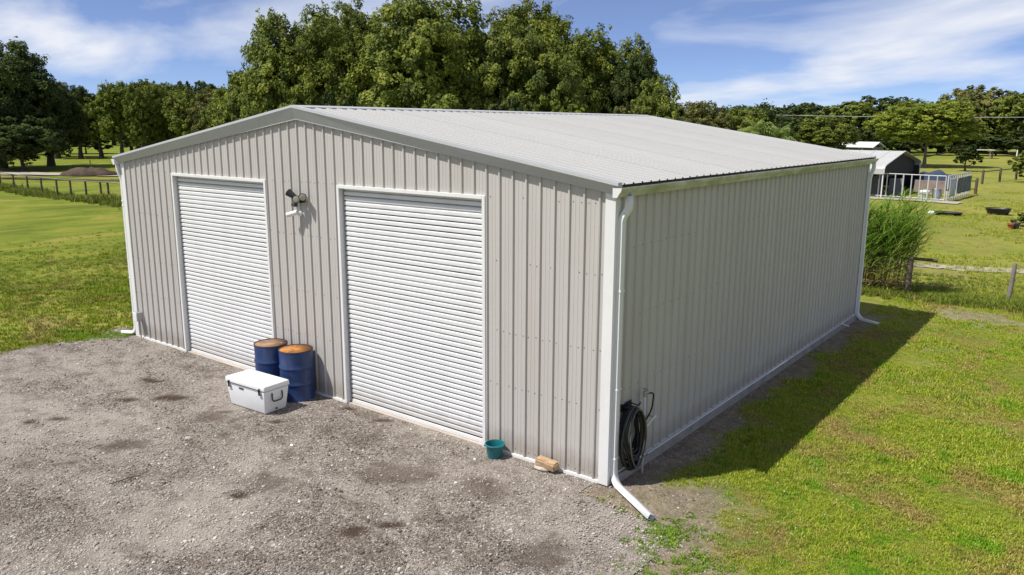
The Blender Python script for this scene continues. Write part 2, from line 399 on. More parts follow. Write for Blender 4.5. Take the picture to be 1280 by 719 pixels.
def stone():
    t = NT('gravel_stone'); r = t.rand()
    c = t.ramp(r, [(0, (.06,.047,.038)), (.28, (.17,.143,.12)), (.72, (.34,.30,.258)), (.92, (.50,.45,.40)), (1, (.72,.67,.61))])
    w = t.world(); n1 = t.noise(w, 1.4, 5, .65, .5); n2 = t.noise(t.world((.55,1.1,1)), .6, 6, .66, .5)
    c = t.mix(t.ramp(n1, [(.48, 0), (.68, .6)]), c, (.14,.105,.082)); c = t.mix(t.ramp(n2, [(.44, 0), (.60, .55)]), c, (.56,.50,.435)); c = t.mix(t.ramp(n2, [(.32, .7), (.46, 0)]), c, (.15,.117,.092))
    return t.done(c, .85, 0, .3)
M['stone'] = stone()
def sand(name, a, b):
    t = NT(name); w = t.world(); n = t.noise(w, 1.1, 7, .65, .4); f = t.noise(w, 14, 5, .7); t.bump(f, .5, .03)
    c = t.ramp(n, [(.3, a), (.7, b)]); c = t.mix(t.ramp(f, [(.3, .4), (.6, 0)]), c, tuple(x*.6 for x in a)); return t.done(c, .95, 0, .15)
M['sand'] = sand('pale_sand', (.33,.28,.23), (.50,.45,.40))
M['soil'] = sand('dark_soil', (.06,.045,.033), (.13,.095,.07))
M['dirt'] = sand('bare_dirt', (.15,.12,.09), (.30,.25,.20))

# ------------------------------------------------------------------ ground
W, L = 12.192, 11.95
RX = -W/2
def gz(x, y):
    x = np.asarray(x, float); y = np.asarray(y, float)
    z = -.02 - .085 * sstep(-.2, 1.0, x) - .03 * sstep(-W+.2, -W-1.5, x) - .05*sstep(L, L+1.5, y)*(x < .3)
    r = np.hypot(x, y)
    amp = .015 + .05 * sstep(14, 40, r)
    z = z + (fnoise(x, y, .35, 3, 3) - .5) * amp * 2 * sstep(.2, 2.0, np.maximum(np.maximum(x, -y), np.maximum(y-L, -W-x)))
    return z
def axis(lo, hi, fine0, fine1, step, far):
    a = list(np.arange(fine0, fine1 + 1e-6, step)); s = step; v = fine1
    while v < hi: s = min(s*1.25, far); v += s; a.append(v)
    s = step; v = fine0
    while v > lo: s = min(s*1.25, far); v -= s; a.insert(0, v)
    return np.array(a)
gx = axis(-1800, 1800, -22, 9, .22, 120); gy = axis(-600, 2600, -7, 20, .22, 120)
GX, GY = np.meshgrid(gx, gy)
def grid_faces(ny, nx):
    i = np.arange(ny-1)[:, None]*nx + np.arange(nx-1)[None]
    return np.stack([i, i+1, i+nx+1, i+nx], -1).reshape(-1, 4)
# bare-soil mask along the right wall, at the corner and by the far path
def soilmask(x, y):
    n = fnoise(x, y, 1.3, 5, 4); n2 = fnoise(x, y, 4.0, 9, 3)
    wall = sstep(.68, .15, x - .35*(n-.5)*4*.6) * sstep(-.6, .2, y) * sstep(13.4, 12.2, y) * (x > -.3)
    corner = sstep(1.65, .5, np.hypot((x-.8)*1.0, (y+.45)*.8) + (n-.5)*1.6)
    edge = sstep(.75, .05, np.abs(x-1.35) + (n-.5)*1.1) * sstep(.2, -.6, y)
    far = sstep(1.6, .3, np.hypot((x-2.2)*.75, (y-14.2)*1.6) + (n-.5)*1.8)
    patch = sstep(.66, .76, fnoise(x, y, .8, 14, 4)) * .75
    front = sstep(.6, .1, np.abs(y)) * (x < .1) * (x > -W-.3)*2
    m = np.clip(np.maximum.reduce([front, wall*.95, corner, edge*.8, far*.8, patch*.35*(x > .5)]), 0, 1)
    return np.clip(m * (.55 + .9*n2), 0, 1)
soil = soilmask(GX, GY)
gm = np_mesh('ground', np.stack([GX, GY, gz(GX, GY)], -1).reshape(-1, 3), grid_faces(*GX.shape), M['lawn'], {'soil': soil.ravel()}, smooth=True)
tag(link('ground', gm), kind='structure')

# gravel yard in front of the building: a fine sheet with a ragged edge
def yard_d(x, y):
    """>0 inside the gravel"""
    n = (fnoise(x, y, .9, 21, 4) - .5); n2 = fnoise(x, y, 5, 23, 2) - .5
    right = (1.15 + .25*(-y-.6)*.45) - x
    right = np.where(y > -.35, -.10 - x + 0*y, right)
    left = x - (-13.55 + .0*y) + .12*y*(y < 0)
    back = np.where(x < -W, .55 + .25*(x+W) - y, .06 - y)
    back = np.where(x > -.02, -.25 - y, back)
    d = np.minimum(np.minimum(right, left + 1.2*n), back)
    return d + .55*n*(np.minimum(right, left) < 1.5)*sstep(0, -1.2, y - .4*(x < -W)) + .15*n2
yx = np.arange(-17, 3.2, .09); yy = np.arange(-11.5, .9, .09)
YX, YY = np.meshgrid(yx, yy)
inside = yard_d(YX, YY)
spots = [(-8.93,-1.47,.24,.13),(-8.23,-2.31,.19,.12),(-7.7,-1.68,.33,.15),(-8.21,-3.39,.2,.12),(-8.41,-3.73,.11,.08),(-6.19,-3.15,.42,.26),(-6.4,-1.85,.42,.26),(-6.35,-1.52,.22,.12),(-5.34,-1.3,.15,.11),
         (-3.5,-2.58,.45,.26),(-3.55,-3.21,.16,.12),(-3.18,-2.53,.10,.08),(-1.7,-2.87,.15,.12),(-1.5,-2.52,.17,.08),(-6.27,-4.03,.16,.1),(-4.91,-.19,.16,.08),(-4.03,-.2,.2,.09),(-1.3,-1.1,.4,.28),(.35,-1.9,.36,.28),(-2.4,-1.5,.45,.3)]
sm = np.zeros_like(YX)
nn = fnoise(YX, YY, 3.2, 31, 4)
for (sx, sy, ra, rb) in spots:
    th = .55; dx = (YX-sx)*cos(th)+(YY-sy)*sin(th); dy = -(YX-sx)*sin(th)+(YY-sy)*cos(th)
    q = np.hypot(dx/ra, dy/rb) + (nn-.5)*2.2
    sm = np.maximum(sm, sstep(1.25, .45, q) * (1.0 if ra < .34 and rb < .2 else .6))
yz = gz(YX, YY) + .006 + (fnoise(YX, YY, 1.1, 41, 3)-.5)*.05*sstep(0, -1.0, YY) + (fnoise(YX, YY, 7, 43, 2)-.5)*.012 - .02*sm
yz = np.maximum(yz, gz(YX, YY)+.005)
fq = grid_faces(*YX.shape); keep = (inside.ravel()[fq] > 0).all(1)
tag(link('gravel_yard', np_mesh('gravel_yard', np.stack([YX, YY, yz], -1).reshape(-1, 3), fq[keep], M['gravel'], {'soil': sm.ravel()}, smooth=True)), kind='structure')

def strip_sheet(name, pts, halfw, mat, dz, wob=.3, seed=0, nseg=60):
    pts = np.array(pts, float); s = np.linspace(0, len(pts)-1, nseg); i = np.clip(s.astype(int), 0, len(pts)-2); f = (s-i)[:, None]
    c = pts[i]*(1-f)+pts[i+1]*f; t = np.gradient(c, axis=0); t /= np.linalg.norm(t, axis=1)[:, None]; nrm = np.stack([-t[:, 1], t[:, 0]], 1)
    cols = np.linspace(-1, 1, 7)
    ww = halfw*(1+wob*2*(fnoise(c[:, 0], c[:, 1], .5, seed, 3)-.5)); w2 = halfw*(1+wob*2*(fnoise(c[:, 0], c[:, 1], .5, seed+7, 3)-.5))
    P = np.stack([c + nrm*(np.where(k < 0, ww, w2)*k)[:, None] for k in cols], 1).reshape(-1, 2)
    z = gz(P[:, 0], P[:, 1]) + dz
    return tag(link(name, np_mesh(name, np.c_[P, z], grid_faces(nseg, 7), mat, smooth=True)), kind='structure')
strip_sheet('sand_path', [(-3.5,21.3),(0,22.0),(3,22.9),(8,24.2)], .5, M['sand'], .022, .6, 3)
strip_sheet('sand_track', [(-140,2),(-95,16),(-78,24.5),(-66,31),(-40,46)], 1.9, M['sand'], .08, .25, 5)
strip_sheet('sand_pad', [(-12,49.6),(-8,49.1),(-3.2,48.7)], .8, M['sand'], .08, .35, 8)
strip_sheet('shadow_strip', [(-74,19.5),(-66,23.5),(-58,27.5)], .8, M['soil'], .07, .4, 9)  # dark strip laid as the shadow below the sand track

# ------------------------------------------------------------------ the metal building
bld = empty('metal_building', 'beige ribbed metal garage building with two white roller doors', 'building', (0, 0, 0))
S = .2286; OFF = -.0516
RIBX = RX + OFF            # one rib of the front wall lies here
EX, EZ = .12, 3.95         # roof edge at the eave
SLOPE = .159
def roof_z(x): return EZ + SLOPE * (EX - RX - abs(x - RX))
def profile(u0, u1, r0, h=.026, minor=True, rb=(.022, .012, .021)):
    """breakpoints of a ribbed sheet between u0 and u1: list of (u, height)"""
    out = []
    k0 = int(math.floor((u0 - r0)/S)) - 1; k1 = int(math.ceil((u1 - r0)/S)) + 1
    for k in range(k0, k1):
        r = r0 + k*S
        out += [(r-rb[0], 0), (r-rb[1], h), (r+rb[1], h), (r+rb[2], 0)]
        if minor:
            for q in (.084, .145): out += [(r+q-.010, 0), (r+q-.004, .0035), (r+q+.004, .0035), (r+q+.010, 0)]
    us = [p[0] for p in out]; hs = [p[1] for p in out]
    pts = [(u0, float(np.interp(u0, us, hs)))] + [p for p in out if u0 + 1e-4 < p[0] < u1 - 1e-4] + [(u1, float(np.interp(u1, us, hs)))]
    return pts
def sheet(name, u0, u1, r0, spans, mp, mat, cuts=(), h=.026, lip=.0008, parent=bld, rb=(.022, .012, .021), minor=True):
    """one ribbed panel; spans(u)->list of (lo,hi) at u just right/left; mp(u,h,w)->xyz"""
    edges = sorted({u0, u1, *[c for c in cuts if u0 < c < u1]}); mb = MB()
    for a, b in zip(edges, edges[1:]):
        mid = (a+b)/2; n = len(spans(mid))
        pr = profile(a, b, r0, h, minor, rb)
        for j in range(n):
            vs = []; 
            for u, hh in pr:
                lo, hi = spans(min(max(u, a+1e-5), b-1e-5))[j]
                vs += [mp(u, hh + lip, lo), mp(u, hh + lip, hi)]
            mb.add(vs, [(2*i, 2*i+2, 2*i+3, 2*i+1) for i in range(len(pr)-1)])
    return mb.build(name, mat, parent, fix=False)
D1 = (-10.19, -7.07); D2 = (-5.165, -2.045); DZ = 3.70     # outer edges of the door frames
def front_spans(u):
    top = roof_z(u) - .06
    for a, b in (D1, D2):
        if a < u < b: return [(DZ - .02, top)]
    return [(.015, top)]
PW = S*4
edges_x = [-W] + [RIBX + k*PW + S*2 for k in range(-8, 8) if -W + .05 < RIBX + k*PW + S*2 < -.05] + [0]
for i, (a, b) in enumerate(zip(edges_x, edges_x[1:])):
    cuts = [D1[0]+.03, D1[1]-.03, D2[0]+.03, D2[1]-.03, RX]
    def fs(u):
        top = roof_z(u) - .06
        for p, q in ((D1[0]+.03, D1[1]-.03), (D2[0]+.03, D2[1]-.03)):
            if p < u < q: return [(DZ - .03, top)]
        return [(.015, top)]
    sheet('wall_panel', a, b, RIBX, fs, lambda u, h, w: (u, -h, w), M['wall'], cuts, lip=.0012*(i % 2))
    sheet('wall_panel', a, b, RIBX, lambda u: [(.015, roof_z(u)-.06)], lambda u, h, w: (u, L+h, w), M['wall'], [RX], lip=.0012*(i % 2))
edges_y = [0] + [k*PW + .35 for k in range(0, 14) if .05 < k*PW + .35 < L - .05] + [L]
WZ = roof_z(0) - .05
for i, (a, b) in enumerate(zip(edges_y, edges_y[1:])):
    sheet('wall_panel', a, b, .12, lambda u: [(.015, WZ)], lambda u, h, w: (h, u, w), M['wall'], lip=.0012*(i % 2))
    sheet('wall_panel', a, b, .12, lambda u: [(.015, WZ)], lambda u, h, w: (-W-h, u, w), M['wall'], lip=.0012*(i % 2))
# roof
Y0, Y1 = -.13, L + .13
edges_r = [Y0] + [k*PW + .02 for k in range(0, 14) if Y0 + .05 < k*PW + .02 < Y1 - .05] + [Y1]
rn = 1/math.sqrt(1+SLOPE**2)
for i, (a, b) in enumerate(zip(edges_r, edges_r[1:])):
    lp = .0015*(i % 2)
    sheet('roof_panel', a, b, .236, lambda u: [(EX, RX+.015)], lambda u, h, w: (w + h*SLOPE*rn, u, roof_z(w) + h*rn), M['roof'], lip=lp, h=.0185, rb=(.021, .019, .021), minor=False)
    sheet('roof_panel', a, b, .236, lambda u: [(2*RX-EX, RX-.015)], lambda u, h, w: (w - h*SLOPE*rn, u, roof_z(w) + h*rn), M['roof'], lip=lp, h=.0185, rb=(.021, .019, .021), minor=False)
RZ = roof_z(RX)
# added deck, black as the shadow below the sheet ends (keeps light out, gives the edge its thickness)
mb = MB(); dk = .028
poly = [(EX-.02, roof_z(EX)-.006), (RX, RZ-.006), (2*RX-EX+.02, roof_z(EX)-.006), (2*RX-EX+.02, roof_z(EX)-.006-dk), (RX, RZ-.006-dk), (EX-.02, roof_z(EX)-.006-dk)]
vs = [(x, Y0+.02, z) for x, z in poly] + [(x, Y1-.02, z) for x, z in poly]
mb.add(vs, [(0,1,4,5), (1,2,3,4), (6,11,10,7), (7,10,9,8)] + [(i, 6+i, 6+(i+1) % 6, (i+1) % 6) for i in range(6)])
mb.build('roof_shade_deck', M['dark_gap'], bld)
# ridge cap
mb = MB(); cw = .17; hc = .026
pr = [(-cw, -cw*SLOPE+hc-.02), (-cw, -cw*SLOPE+hc), (-.02, hc+.004), (.02, hc+.004), (cw, -cw*SLOPE+hc), (cw, -cw*SLOPE+hc-.02)]
mb.add([(RX+a, y, RZ+b) for y in (Y0-.004, Y1+.004) for a, b in pr], [(i, i+1, 7+i, 6+i) for i in range(5)] + [tuple(range(6)), tuple(range(6, 12))])
mb.build('ridge_cap', M['rake'], bld)
# rake trims: face leans in towards its foot
def rake(side, front):
    ys = -1 if front else 1; yb = 0 if front else L
    xe = EX if side > 0 else 2*RX-EX; mb = MB(); P = []
    for x, bot in ((RX, .205), (xe, .135)):
        zt = roof_z(x)
        P.append([(x, yb+ys*.05, zt+.028), (x, yb+ys*.138, zt+.028), (x, yb+ys*.142, zt-.012), (x, yb+ys*.060, zt-bot+.012), (x, yb+ys*.060, zt-bot), (x, yb+ys*.024, zt-bot), (x, yb+ys*.024, zt-bot+.02), (x, yb+ys*.03, zt-.06)])
    n = len(P[0]); mb.add(P[0]+P[1], [(i, (i+1) % n, n+(i+1) % n, n+i) for i in range(n)] + [tuple(range(n)), tuple(range(n, 2*n))])
    mb.build('rake_trim', M['rake'], bld)
for s_ in (1, -1):
    rake(s_, True); rake(s_, False)
# corner trims
def corner(cx, cy, sx, sy):
    mb = MB(); a = .115; t = .0305; zt = roof_z(0)-.115
    x0, x1 = sorted((cx+sx*t, cx-sx*a)); y0, y1 = sorted((cy+sy*t, cy+sy*.0285)); mb.box(x0, x1, y0, y1, -.005, zt)
    x0, x1 = sorted((cx+sx*t, cx+sx*.0285)); y0, y1 = sorted((cy+sy*.0284, cy-sy*a)); mb.box(x0, x1, y0, y1, -.005, zt)
    # hemmed lips
    x0, x1 = sorted((cx-sx*a, cx-sx*(a-.008))); y0, y1 = sorted((cy+sy*.0284, cy+sy*.002)); mb.box(x0, x1, y0, y1, -.005, zt)
    mb.build('corner_trim', M['trim'], bld)
for (cx, cy, sx, sy) in ((0,0,1,-1), (-W,0,-1,-1), (0,L,1,1), (-W,L,-1,1)): corner(cx, cy, sx, sy)
# base trims and slab
for a, b in ((-W+.116, D1[0]-.002), (D1[1]+.002, D2[0]-.002), (D2[1]+.002, -.116)): MB().box(a, b, -.034, .0, -.012, .028).build('base_trim', M['trim'], bld)
mb = MB(); mb.box(.0, .034, .118, L-.118, .086, .112); mb.build('base_trim', M['trim'], bld)
mb = MB(); mb.box(-.05, .070, .12, L-.12, -.20, .085); mb.build('stem_wall', M['concrete'], bld, bevel=.01)
mb = MB(); mb.box(-W-.06, .075, -.012, L+.06, -.40, -.0125); mb.build('concrete_slab', M['concrete'], bld, bevel=.012)
# doors
SP = .082
slat_prof = [(.0, .006), (.007, .006), (.0115, -.014), (.021, -.023), (.062, -.024), (.0725, -.018), (.0785, .006), (.082, .006)]   # (z, y)
def door(d, which):
    x0, x1 = d; ft = .055; yb = .075
    fr = MB()
    fr.box(x0, x0+ft, -.040, -.002, -.008, DZ); fr.box(x1-ft, x1, -.040, -.002, -.008, DZ); fr.box(x0+ft, x1-ft, -.040, -.002, DZ-ft, DZ)
    fr.box(x0+ft-.014, x0+ft-.002, -.0018, .14, -.008, DZ-.03); fr.box(x1-ft+.002, x1-ft+.014, -.0018, .14, -.008, DZ-.03)
    fr.box(x0+ft-.002, x1-ft+.002, -.0018, .14, DZ-ft+.002, DZ-ft+.014)
    fr.build('door_frame', M['trim'], bld, bevel=.004)
    dr = bpy.data.objects.new('roller_door', None); COL.objects.link(dr); dr.parent = bld
    dr.location = ((x0+x1)/2, yb, .0); dr['label'] = 'white corrugated roller door ' + which
    hw = (x1-x0)/2 - ft - .028
    zb = .075; n = int((DZ - ft - zb)/SP) + 1
    m = MB(); k = len(slat_prof)
    m.add([(sx, y, z) for sx in (-hw, hw) for z, y in slat_prof], [(i, k+i, k+i+1, i+1) for i in range(k-1)])
    me = m.mesh('slat', fix=False); me.materials.append(M['door'])
    for i in range(n):
        o = bpy.data.objects.new('slat', me); COL.objects.link(o); o.parent = dr; o.location = (0, random.uniform(-.0008, .0008), zb + i*SP)
    mb = MB(); mb.box(-hw, hw, -.026, .004, .022, zb-.012); mb.box(-hw, hw, -.034, -.0265, .008, .0215); mb.build('bottom_bar', M['trim'], dr, bevel=.003)
    mb = MB(); mb.box(-hw, hw, .006, .02, .0, DZ-.05); mb.build('backing', M['dark_gap'], dr)  # added sheet, black as the shade behind the slats
    mb = MB(); mb.box(x0+ft+.001, x1-ft-.001, -.02, .12, -.012, .004); mb.build('door_sill', M['sillc'], bld)
    for xx in (x0+ft+.0, x1-ft-.05): MB().box(xx, xx+.05, yb+.006, yb+.018, .006, DZ-ft).build('jamb_gap_shade', M['dark_gap'], bld)  # black strips painting the shaded gap between slats and jambs
M['sillc'] = sand('pale_sill', (.42,.36,.30), (.58,.50,.43))
random.seed(3)
door(D1, 'on the left, partly behind the drums'); door(D2, 'on the right, beside the corner')
# gutters
def gutter(side):
    mb = MB(); xs = .036 if side > 0 else -W-.036; g = side
    zt = EZ - .035; prof = [(0, 0), (0, -.118), (.062, -.118), (.088, -.075), (.112, -.045), (.124, -.012), (.124, 0), (.112, 0), (.112, -.010), (.1, -.042), (.078, -.07), (.055, -.108), (.006, -.108), (.006, 0)]
    P = [[(xs + g*(a+.012), y, zt+b) for a, b in prof] for y in (Y0-.01, Y1+.05)]
    n = len(prof); mb.add(P[0]+P[1], [(i, (i+1) % n, n+(i+1) % n, n+i) for i in range(n)])
    o = mb.build('gutter', M['gutter'] if side > 0 else M['trim'], bld)
    for y in (Y0-.013, Y1+.05):
        e = MB(); pp = prof[:7]; e.add([(xs+g*(a+.012), yy, zt+b) for yy in (y, y+.003) for a, b in pp], [tuple(range(7)), tuple(range(7, 14))] + [(i, (i+1) % 7, 7+(i+1) % 7, 7+i) for i in range(7)])
        e.build('end_cap', M['trim'], o)
    return o
gR = gutter(1); gL = gutter(-1)
def ribbed_pipe(mb, path, w=.048, d=.038):
    """rectangular downspout along a path, rounded turns given by the path"""
    P = [Vector(p) for p in path]; vs = []; prev = None; n = 12
    sec = [(-1,-.8),(-.8,-1),(0,-.94),(.8,-1),(1,-.8),(.94,0),(1,.8),(.8,1),(0,.94),(-.8,1),(-1,.8),(-.94,0)]
    for i, p in enumerate(P):
        t = (P[min(i+1, len(P)-1)] - P[max(i-1, 0)]).normalized()
        a = prev - t*prev.dot(t) if prev is not None else Vector((0, 1, 0)) - t*t.y
        a.normalize(); prev = a; b = t.cross(a)
        vs += [p + a*w*u + b*d*v for u, v in sec]
    mb.add(vs, [(i*n+k, i*n+(k+1) % n, (i+1)*n+(k+1) % n, (i+1)*n+k) for i in range(len(P)-1) for k in range(n)])
def bez(pts, n=8):
    """polyline with rounded corners"""
    out = [Vector(pts[0])]
    for a, b, c in zip(pts, pts[1:], pts[2:]):
        a, b, c = Vector(a), Vector(b), Vector(c); r = min(.13, (a-b).length*.45, (c-b).length*.45)
        p, q = b + (a-b).normalized()*r, b + (c-b).normalized()*r
        for i in range(n+1):
            t = i/n; out.append(p*(1-t)**2 + b*2*t*(1-t) + q*t*t)
    out.append(Vector(pts[-1])); return out
def downspout(name, pts, mat, strap_z, inner=True):
    mb = MB(); path = bez(pts); ribbed_pipe(mb, path); o = mb.build(name, mat, bld, fix=False, auto=50)
    so = o.modifiers.new('wall', 'SOLIDIFY'); so.thickness = .003; so.offset = -1
    for z in strap_z:
        x, y = pts[2][0], pts[2][1]; s = MB(); s.box(x-.042, x+.042, y-.053, y+.053, z, z+.022); s.build('strap', mat, o)
    return o
gyz = EZ - .15
downspout('downspout', [(.128, .13, gyz+.01), (.128, .13, gyz-.16), (.060, .085, gyz-.27), (.058, .085, .13), (.13, .045, .015), (.86, -.37, -.045)], M['trim'], (2.6, 1.3, .35))
downspout('downspout', [(.108, L+.06, gyz+.01), (.108, L+.06, gyz-.13), (.060, L-.02, gyz-.32), (.060, L-.02, .10), (.16, L-.03, -.02), (.62, L-.16, -.055)], M['trim'], (2.6, 1.2))
downspout('downspout', [(-W-.115, -.03, gyz+.01), (-W-.115, -.03, gyz-.13), (-W-.080, .02, gyz-.30), (-W-.080, .02, .14), (-W-.16, .0, .05), (-W-.50, -.10, .02)], M['trim'], (3.0, 2.9, 1.3))
# screws along the girts (far too many and small to pick apart: one part)
mb = MB()
def screw(p, ax):
    r = .0085; x, y, z = p
    if ax == 'y': vs = [(x+r*cos(k*pi/3), y, z+r*sin(k*pi/3)) for k in range(6)] + [(x, y-.006, z)]
    else: vs = [(x, y+r*cos(k*pi/3), z+r*sin(k*pi/3)) for k in range(6)] + [(x+.006, y, z)]
    mb.add(vs, [(k, (k+1) % 6, 6) for k in range(6)])
sr = random.Random(5)
for z in (3.70, 2.80, 1.80, 1.02, .10):
    k = 0
    for kk in range(-28, 28):
        for off in (.055, .17):
            x = RIBX + kk*S + off + sr.uniform(-.012, .012)
            if not (-W+.14 < x < -.14) or sr.random() < .28: continue
            if any(a-.01 < x < b+.01 for a, b in (D1, D2)) and z < DZ+.02: continue
            screw((x, -.0035, z + sr.uniform(-.012, .012)), 'y')
for z in (3.12, 2.2, 1.2):
    for kk in range(0, 53):
        for off in (.055, .17):
            y = .12 + kk*S + off
            if .15 < y < L-.15 and sr.random() > .2: screw((.0035, y, z + sr.uniform(-.01, .01)), 'x')
tag(mb.build('panel_screws', M['screw'], bld, fix=False), kind='stuff')
mb = MB()
for row in range(5):
    xx = RX + .9 + row*1.25
    for kk in range(0, 53):
        y = .236 + kk*S + .05
        if y < L and sr.random() < .45: mb.add([(xx+dx, y+dy, roof_z(xx)+.004+dz) for dx, dy, dz in ((-.006,0,0),(0,-.006,0),(.006,0,0),(0,.006,0),(0,0,.004))], [(0,1,4),(1,2,4),(2,3,4),(3,0,4)])
tag(mb.build('roof_screws', M['screw'], bld, fix=False), kind='stuff')

# ------------------------------------------------------------------ things on and by the building
# twin-head floodlight with motion sensor
fl = empty('floodlight', 'black twin-head floodlight with sensor mounted between the roller doors', 'light', (-6.05, -.022, 3.42))
m = MB(); m.tube([(0, .001, 0), (0, -.055, 0)], .068, 16); m.build('base_plate', M['black_plastic'], fl, auto=40)
def head(x, ang, tilt, z):
    o = bpy.data.objects.new('lamp_head', None); COL.objects.link(o); o.parent = fl; o.location = (x, -.12, z); o.rotation_euler = (tilt, 0, ang)
    return o
def lamp(loc, direction, name='lamp_head'):
    d = Vector(direction).normalized(); p = Vector(loc); m = MB()
    m.tube([(0, -.05, 0), tuple(p*.6), tuple(p)], .016, 8)
    m.build('lamp_arm', M['black_plastic'], fl, smooth=True)
    m = MB(); m.tube([p - d*.075, p - d*.07, p - d*.02, p + d*.05, p + d*.105, p + d*.105, p + d*.085], [.02, .04, .047, .058, .068, .06, .055], 16)
    h = m.build(name, M['black_plastic'], fl, auto=40)
    m = MB(); m.tube([p + d*.1052, p + d*.110], [.056, .03], 16); m.build('lens', M['lens'], h)
lamp((-.17, -.075, .05), (-.78, -.25, .50)); lamp((.11, -.075, .05), (.70, -.68, -.05))
lamp((-.03, -.085, .0), (.62, -.76, .05))
m = MB(); m.tube([(-.02, -.04, -.02), (-.05, -.10, -.055), (-.06, -.13, -.085)], [.016, .03, .038], 10); m.box(-.10, -.02, -.175, -.10, -.125, -.065); m.build('sensor', M['darkgrey'], fl, bevel=.012)
# security camera
sc = empty('security_camera', 'white bullet security camera below the black floodlight', 'camera', (-6.13, -.022, 3.16))
m = MB(); m.tube([(0, .001, 0), (0, -.03, 0)], .045, 16); m.build('mount', M['white_plastic'], sc, auto=40)
m = MB(); m.tube([(0, -.03, 0), (-.02, -.07, .0), (-.05, -.11, .01)], .016, 10); m.build('arm', M['white_plastic'], sc, smooth=True)
p = Vector((-.07, -.10, .012)); d = Vector((-.86, -.42, -.28)).normalized()
m = MB(); m.tube([p - d*.09, p - d*.085, p + d*.10, p + d*.12], [.03, .04, .042, .044], 16); b = m.build('housing', M['white_plastic'], sc, auto=40)
m = MB(); m.tube([p + d*.119, p + d*.123], [.036, .034], 16); m.build('lens', M['black_plastic'], b)
m = MB(); m.tube([p - d*.06 + Vector((0,0,.012)), p + d*.15 + Vector((0,0,.012))], .047, 12, True, 1.0); 
# junction box low on the left corner
jb = empty('junction_box', 'small grey electrical box low on the left front corner', 'box', (-11.93, -.024, .40))
m = MB(); m.box(-.075, .075, -.13, .0, 0, .19); m.build('case', M['galv2'] if 'galv2' in M else M['galv'], jb, bevel=.008)
m = MB(); m.box(-.08, .08, -.146, -.1305, -.005, .195); m.build('cover', M['white_plastic'], jb, bevel=.006)
m = MB(); m.tube([(.02, -.05, -.001), (.02, -.05, -.39)], .013, 8); m.build('conduit', M['galv'], jb, smooth=True)

# drums
def drum(loc, rz, label, lidm):
    t = empty('steel_drum', label, 'drum', loc, rz, 'blue steel drums by the wall')
    R_ = .286; H = .885; pr = [(.27, .004), (R_, .0), (R_+.006, .006), (R_+.004, .018), (R_, .024)]
    for zc in (.30, .585):
        pr += [(R_, zc-.10), (R_-.003, zc-.07), (R_, zc-.03), (R_+.010, zc-.010), (R_+.012, zc), (R_+.010, zc+.010), (R_, zc+.03), (R_-.003, zc+.07)]
    pr += [(R_, H-.10), (R_, H-.03), (R_-.004, H-.018)]
    MB().lathe(pr + [(R_-.01, H-.018)], 40).build('body', M['drum'], t, auto=45)
    MB().lathe([(R_-.012, H-.020), (R_+.005, H-.019), (R_+.008, H-.008), (R_+.004, H), (R_-.006, H), (R_-.010, H-.006), (R_-.011, H-.0205)], 40).build('rim', M['rim'], t, auto=50, fix=False)
    l = MB().lathe([(0, H-.020), (.12, H-.021), (.20, H-.0235), (.268, H-.026), (.277, H-.012)], 40).build('lid', lidm, t, smooth=True)
    MB().lathe([(.001, H-.008), (.028, H-.008), (.032, H-.024)], 12, (.17, .06, 0)).build('bung', lidm, l)
    return t
drum((-6.68, -.385, gz(-6.68,-.385)+.006), .4, 'dark blue steel drum with a brown and orange rusted lid, touching the left roller door', M['rust_b'])
drum((-6.03, -.345, gz(-6.03,-.345)+.006), 2.2, 'dark blue steel drum with an all orange rusted lid, beside the beige wall', M['rust'])

# cooler
ck = empty('cooler_box', 'large white hard cooler with black latches in front of the drums', 'cooler', (-6.20, -1.03, float(gz(-6.2,-1.03))+.012), RAD(2.5))
def rbox(name, b, t, z0, z1, mat, parent, bev, seg=3):
    me = MB().hexa([(-b[0], -b[1], z0), (b[0], -b[1], z0), (b[0], b[1], z0), (-b[0], b[1], z0)], [(-t[0], -t[1], z1), (t[0], -t[1], z1), (t[0], t[1], z1), (-t[0], t[1], z1)])
    o = me.build(name, mat, parent); mo = o.modifiers.new('bevel', 'BEVEL'); mo.width = bev; mo.segments = seg; mo.limit_method = 'ANGLE'
    for p_ in o.data.polygons: p_.use_smooth = True
    return o
bodyc = rbox('body', (.455, .215), (.505, .25), .0, .395, M['white_plastic'], ck, .022)
lidc = rbox('lid', (.520, .264), (.512, .256), .402, .492, M['white_plastic'], ck, .02)
rbox('gasket', (.49, .238), (.49, .238), .395, .402, M['darkgrey'], ck, .002, 1)
for sx in (-.40, .40):
    m = MB(); m.tube([(sx, -.268, .445), (sx, -.276, .41), (sx, -.270, .37), (sx-.012, -.262, .33)], [.016, .018, .016, .012], 8); lt = m.build('latch', M['black_rubber'], ck, smooth=True)
    m = MB(); m.box(sx-.035, sx+.035, -.272, -.2585, .33, .345); m.build('latch_keeper', M['darkgrey'], lt, bevel=.003)
m = MB(); m.box(-.36, .32, -.2655, -.262, .404, .412); m.build('lid_shadow_line', M['darkgrey'], lidc)
for sx in (-1, 1):
    m = MB(); X = lambda z: sx*(.455 + .05*z/.395 + .012)
    m.tube(bez([(X(.34), -.10, .345), (X(.2)+sx*.02, -.105, .20), (X(.2)+sx*.02, .105, .20), (X(.34), .10, .345)]), .0105, 8); m.build('handle', M['black_rubber'], ck, smooth=True)
    m = MB(); m.tube([(sx*.47, .0, .055), (sx*.478, .0, .055)], .018, 10); m.build('drain_plug', M['darkgrey'], ck)
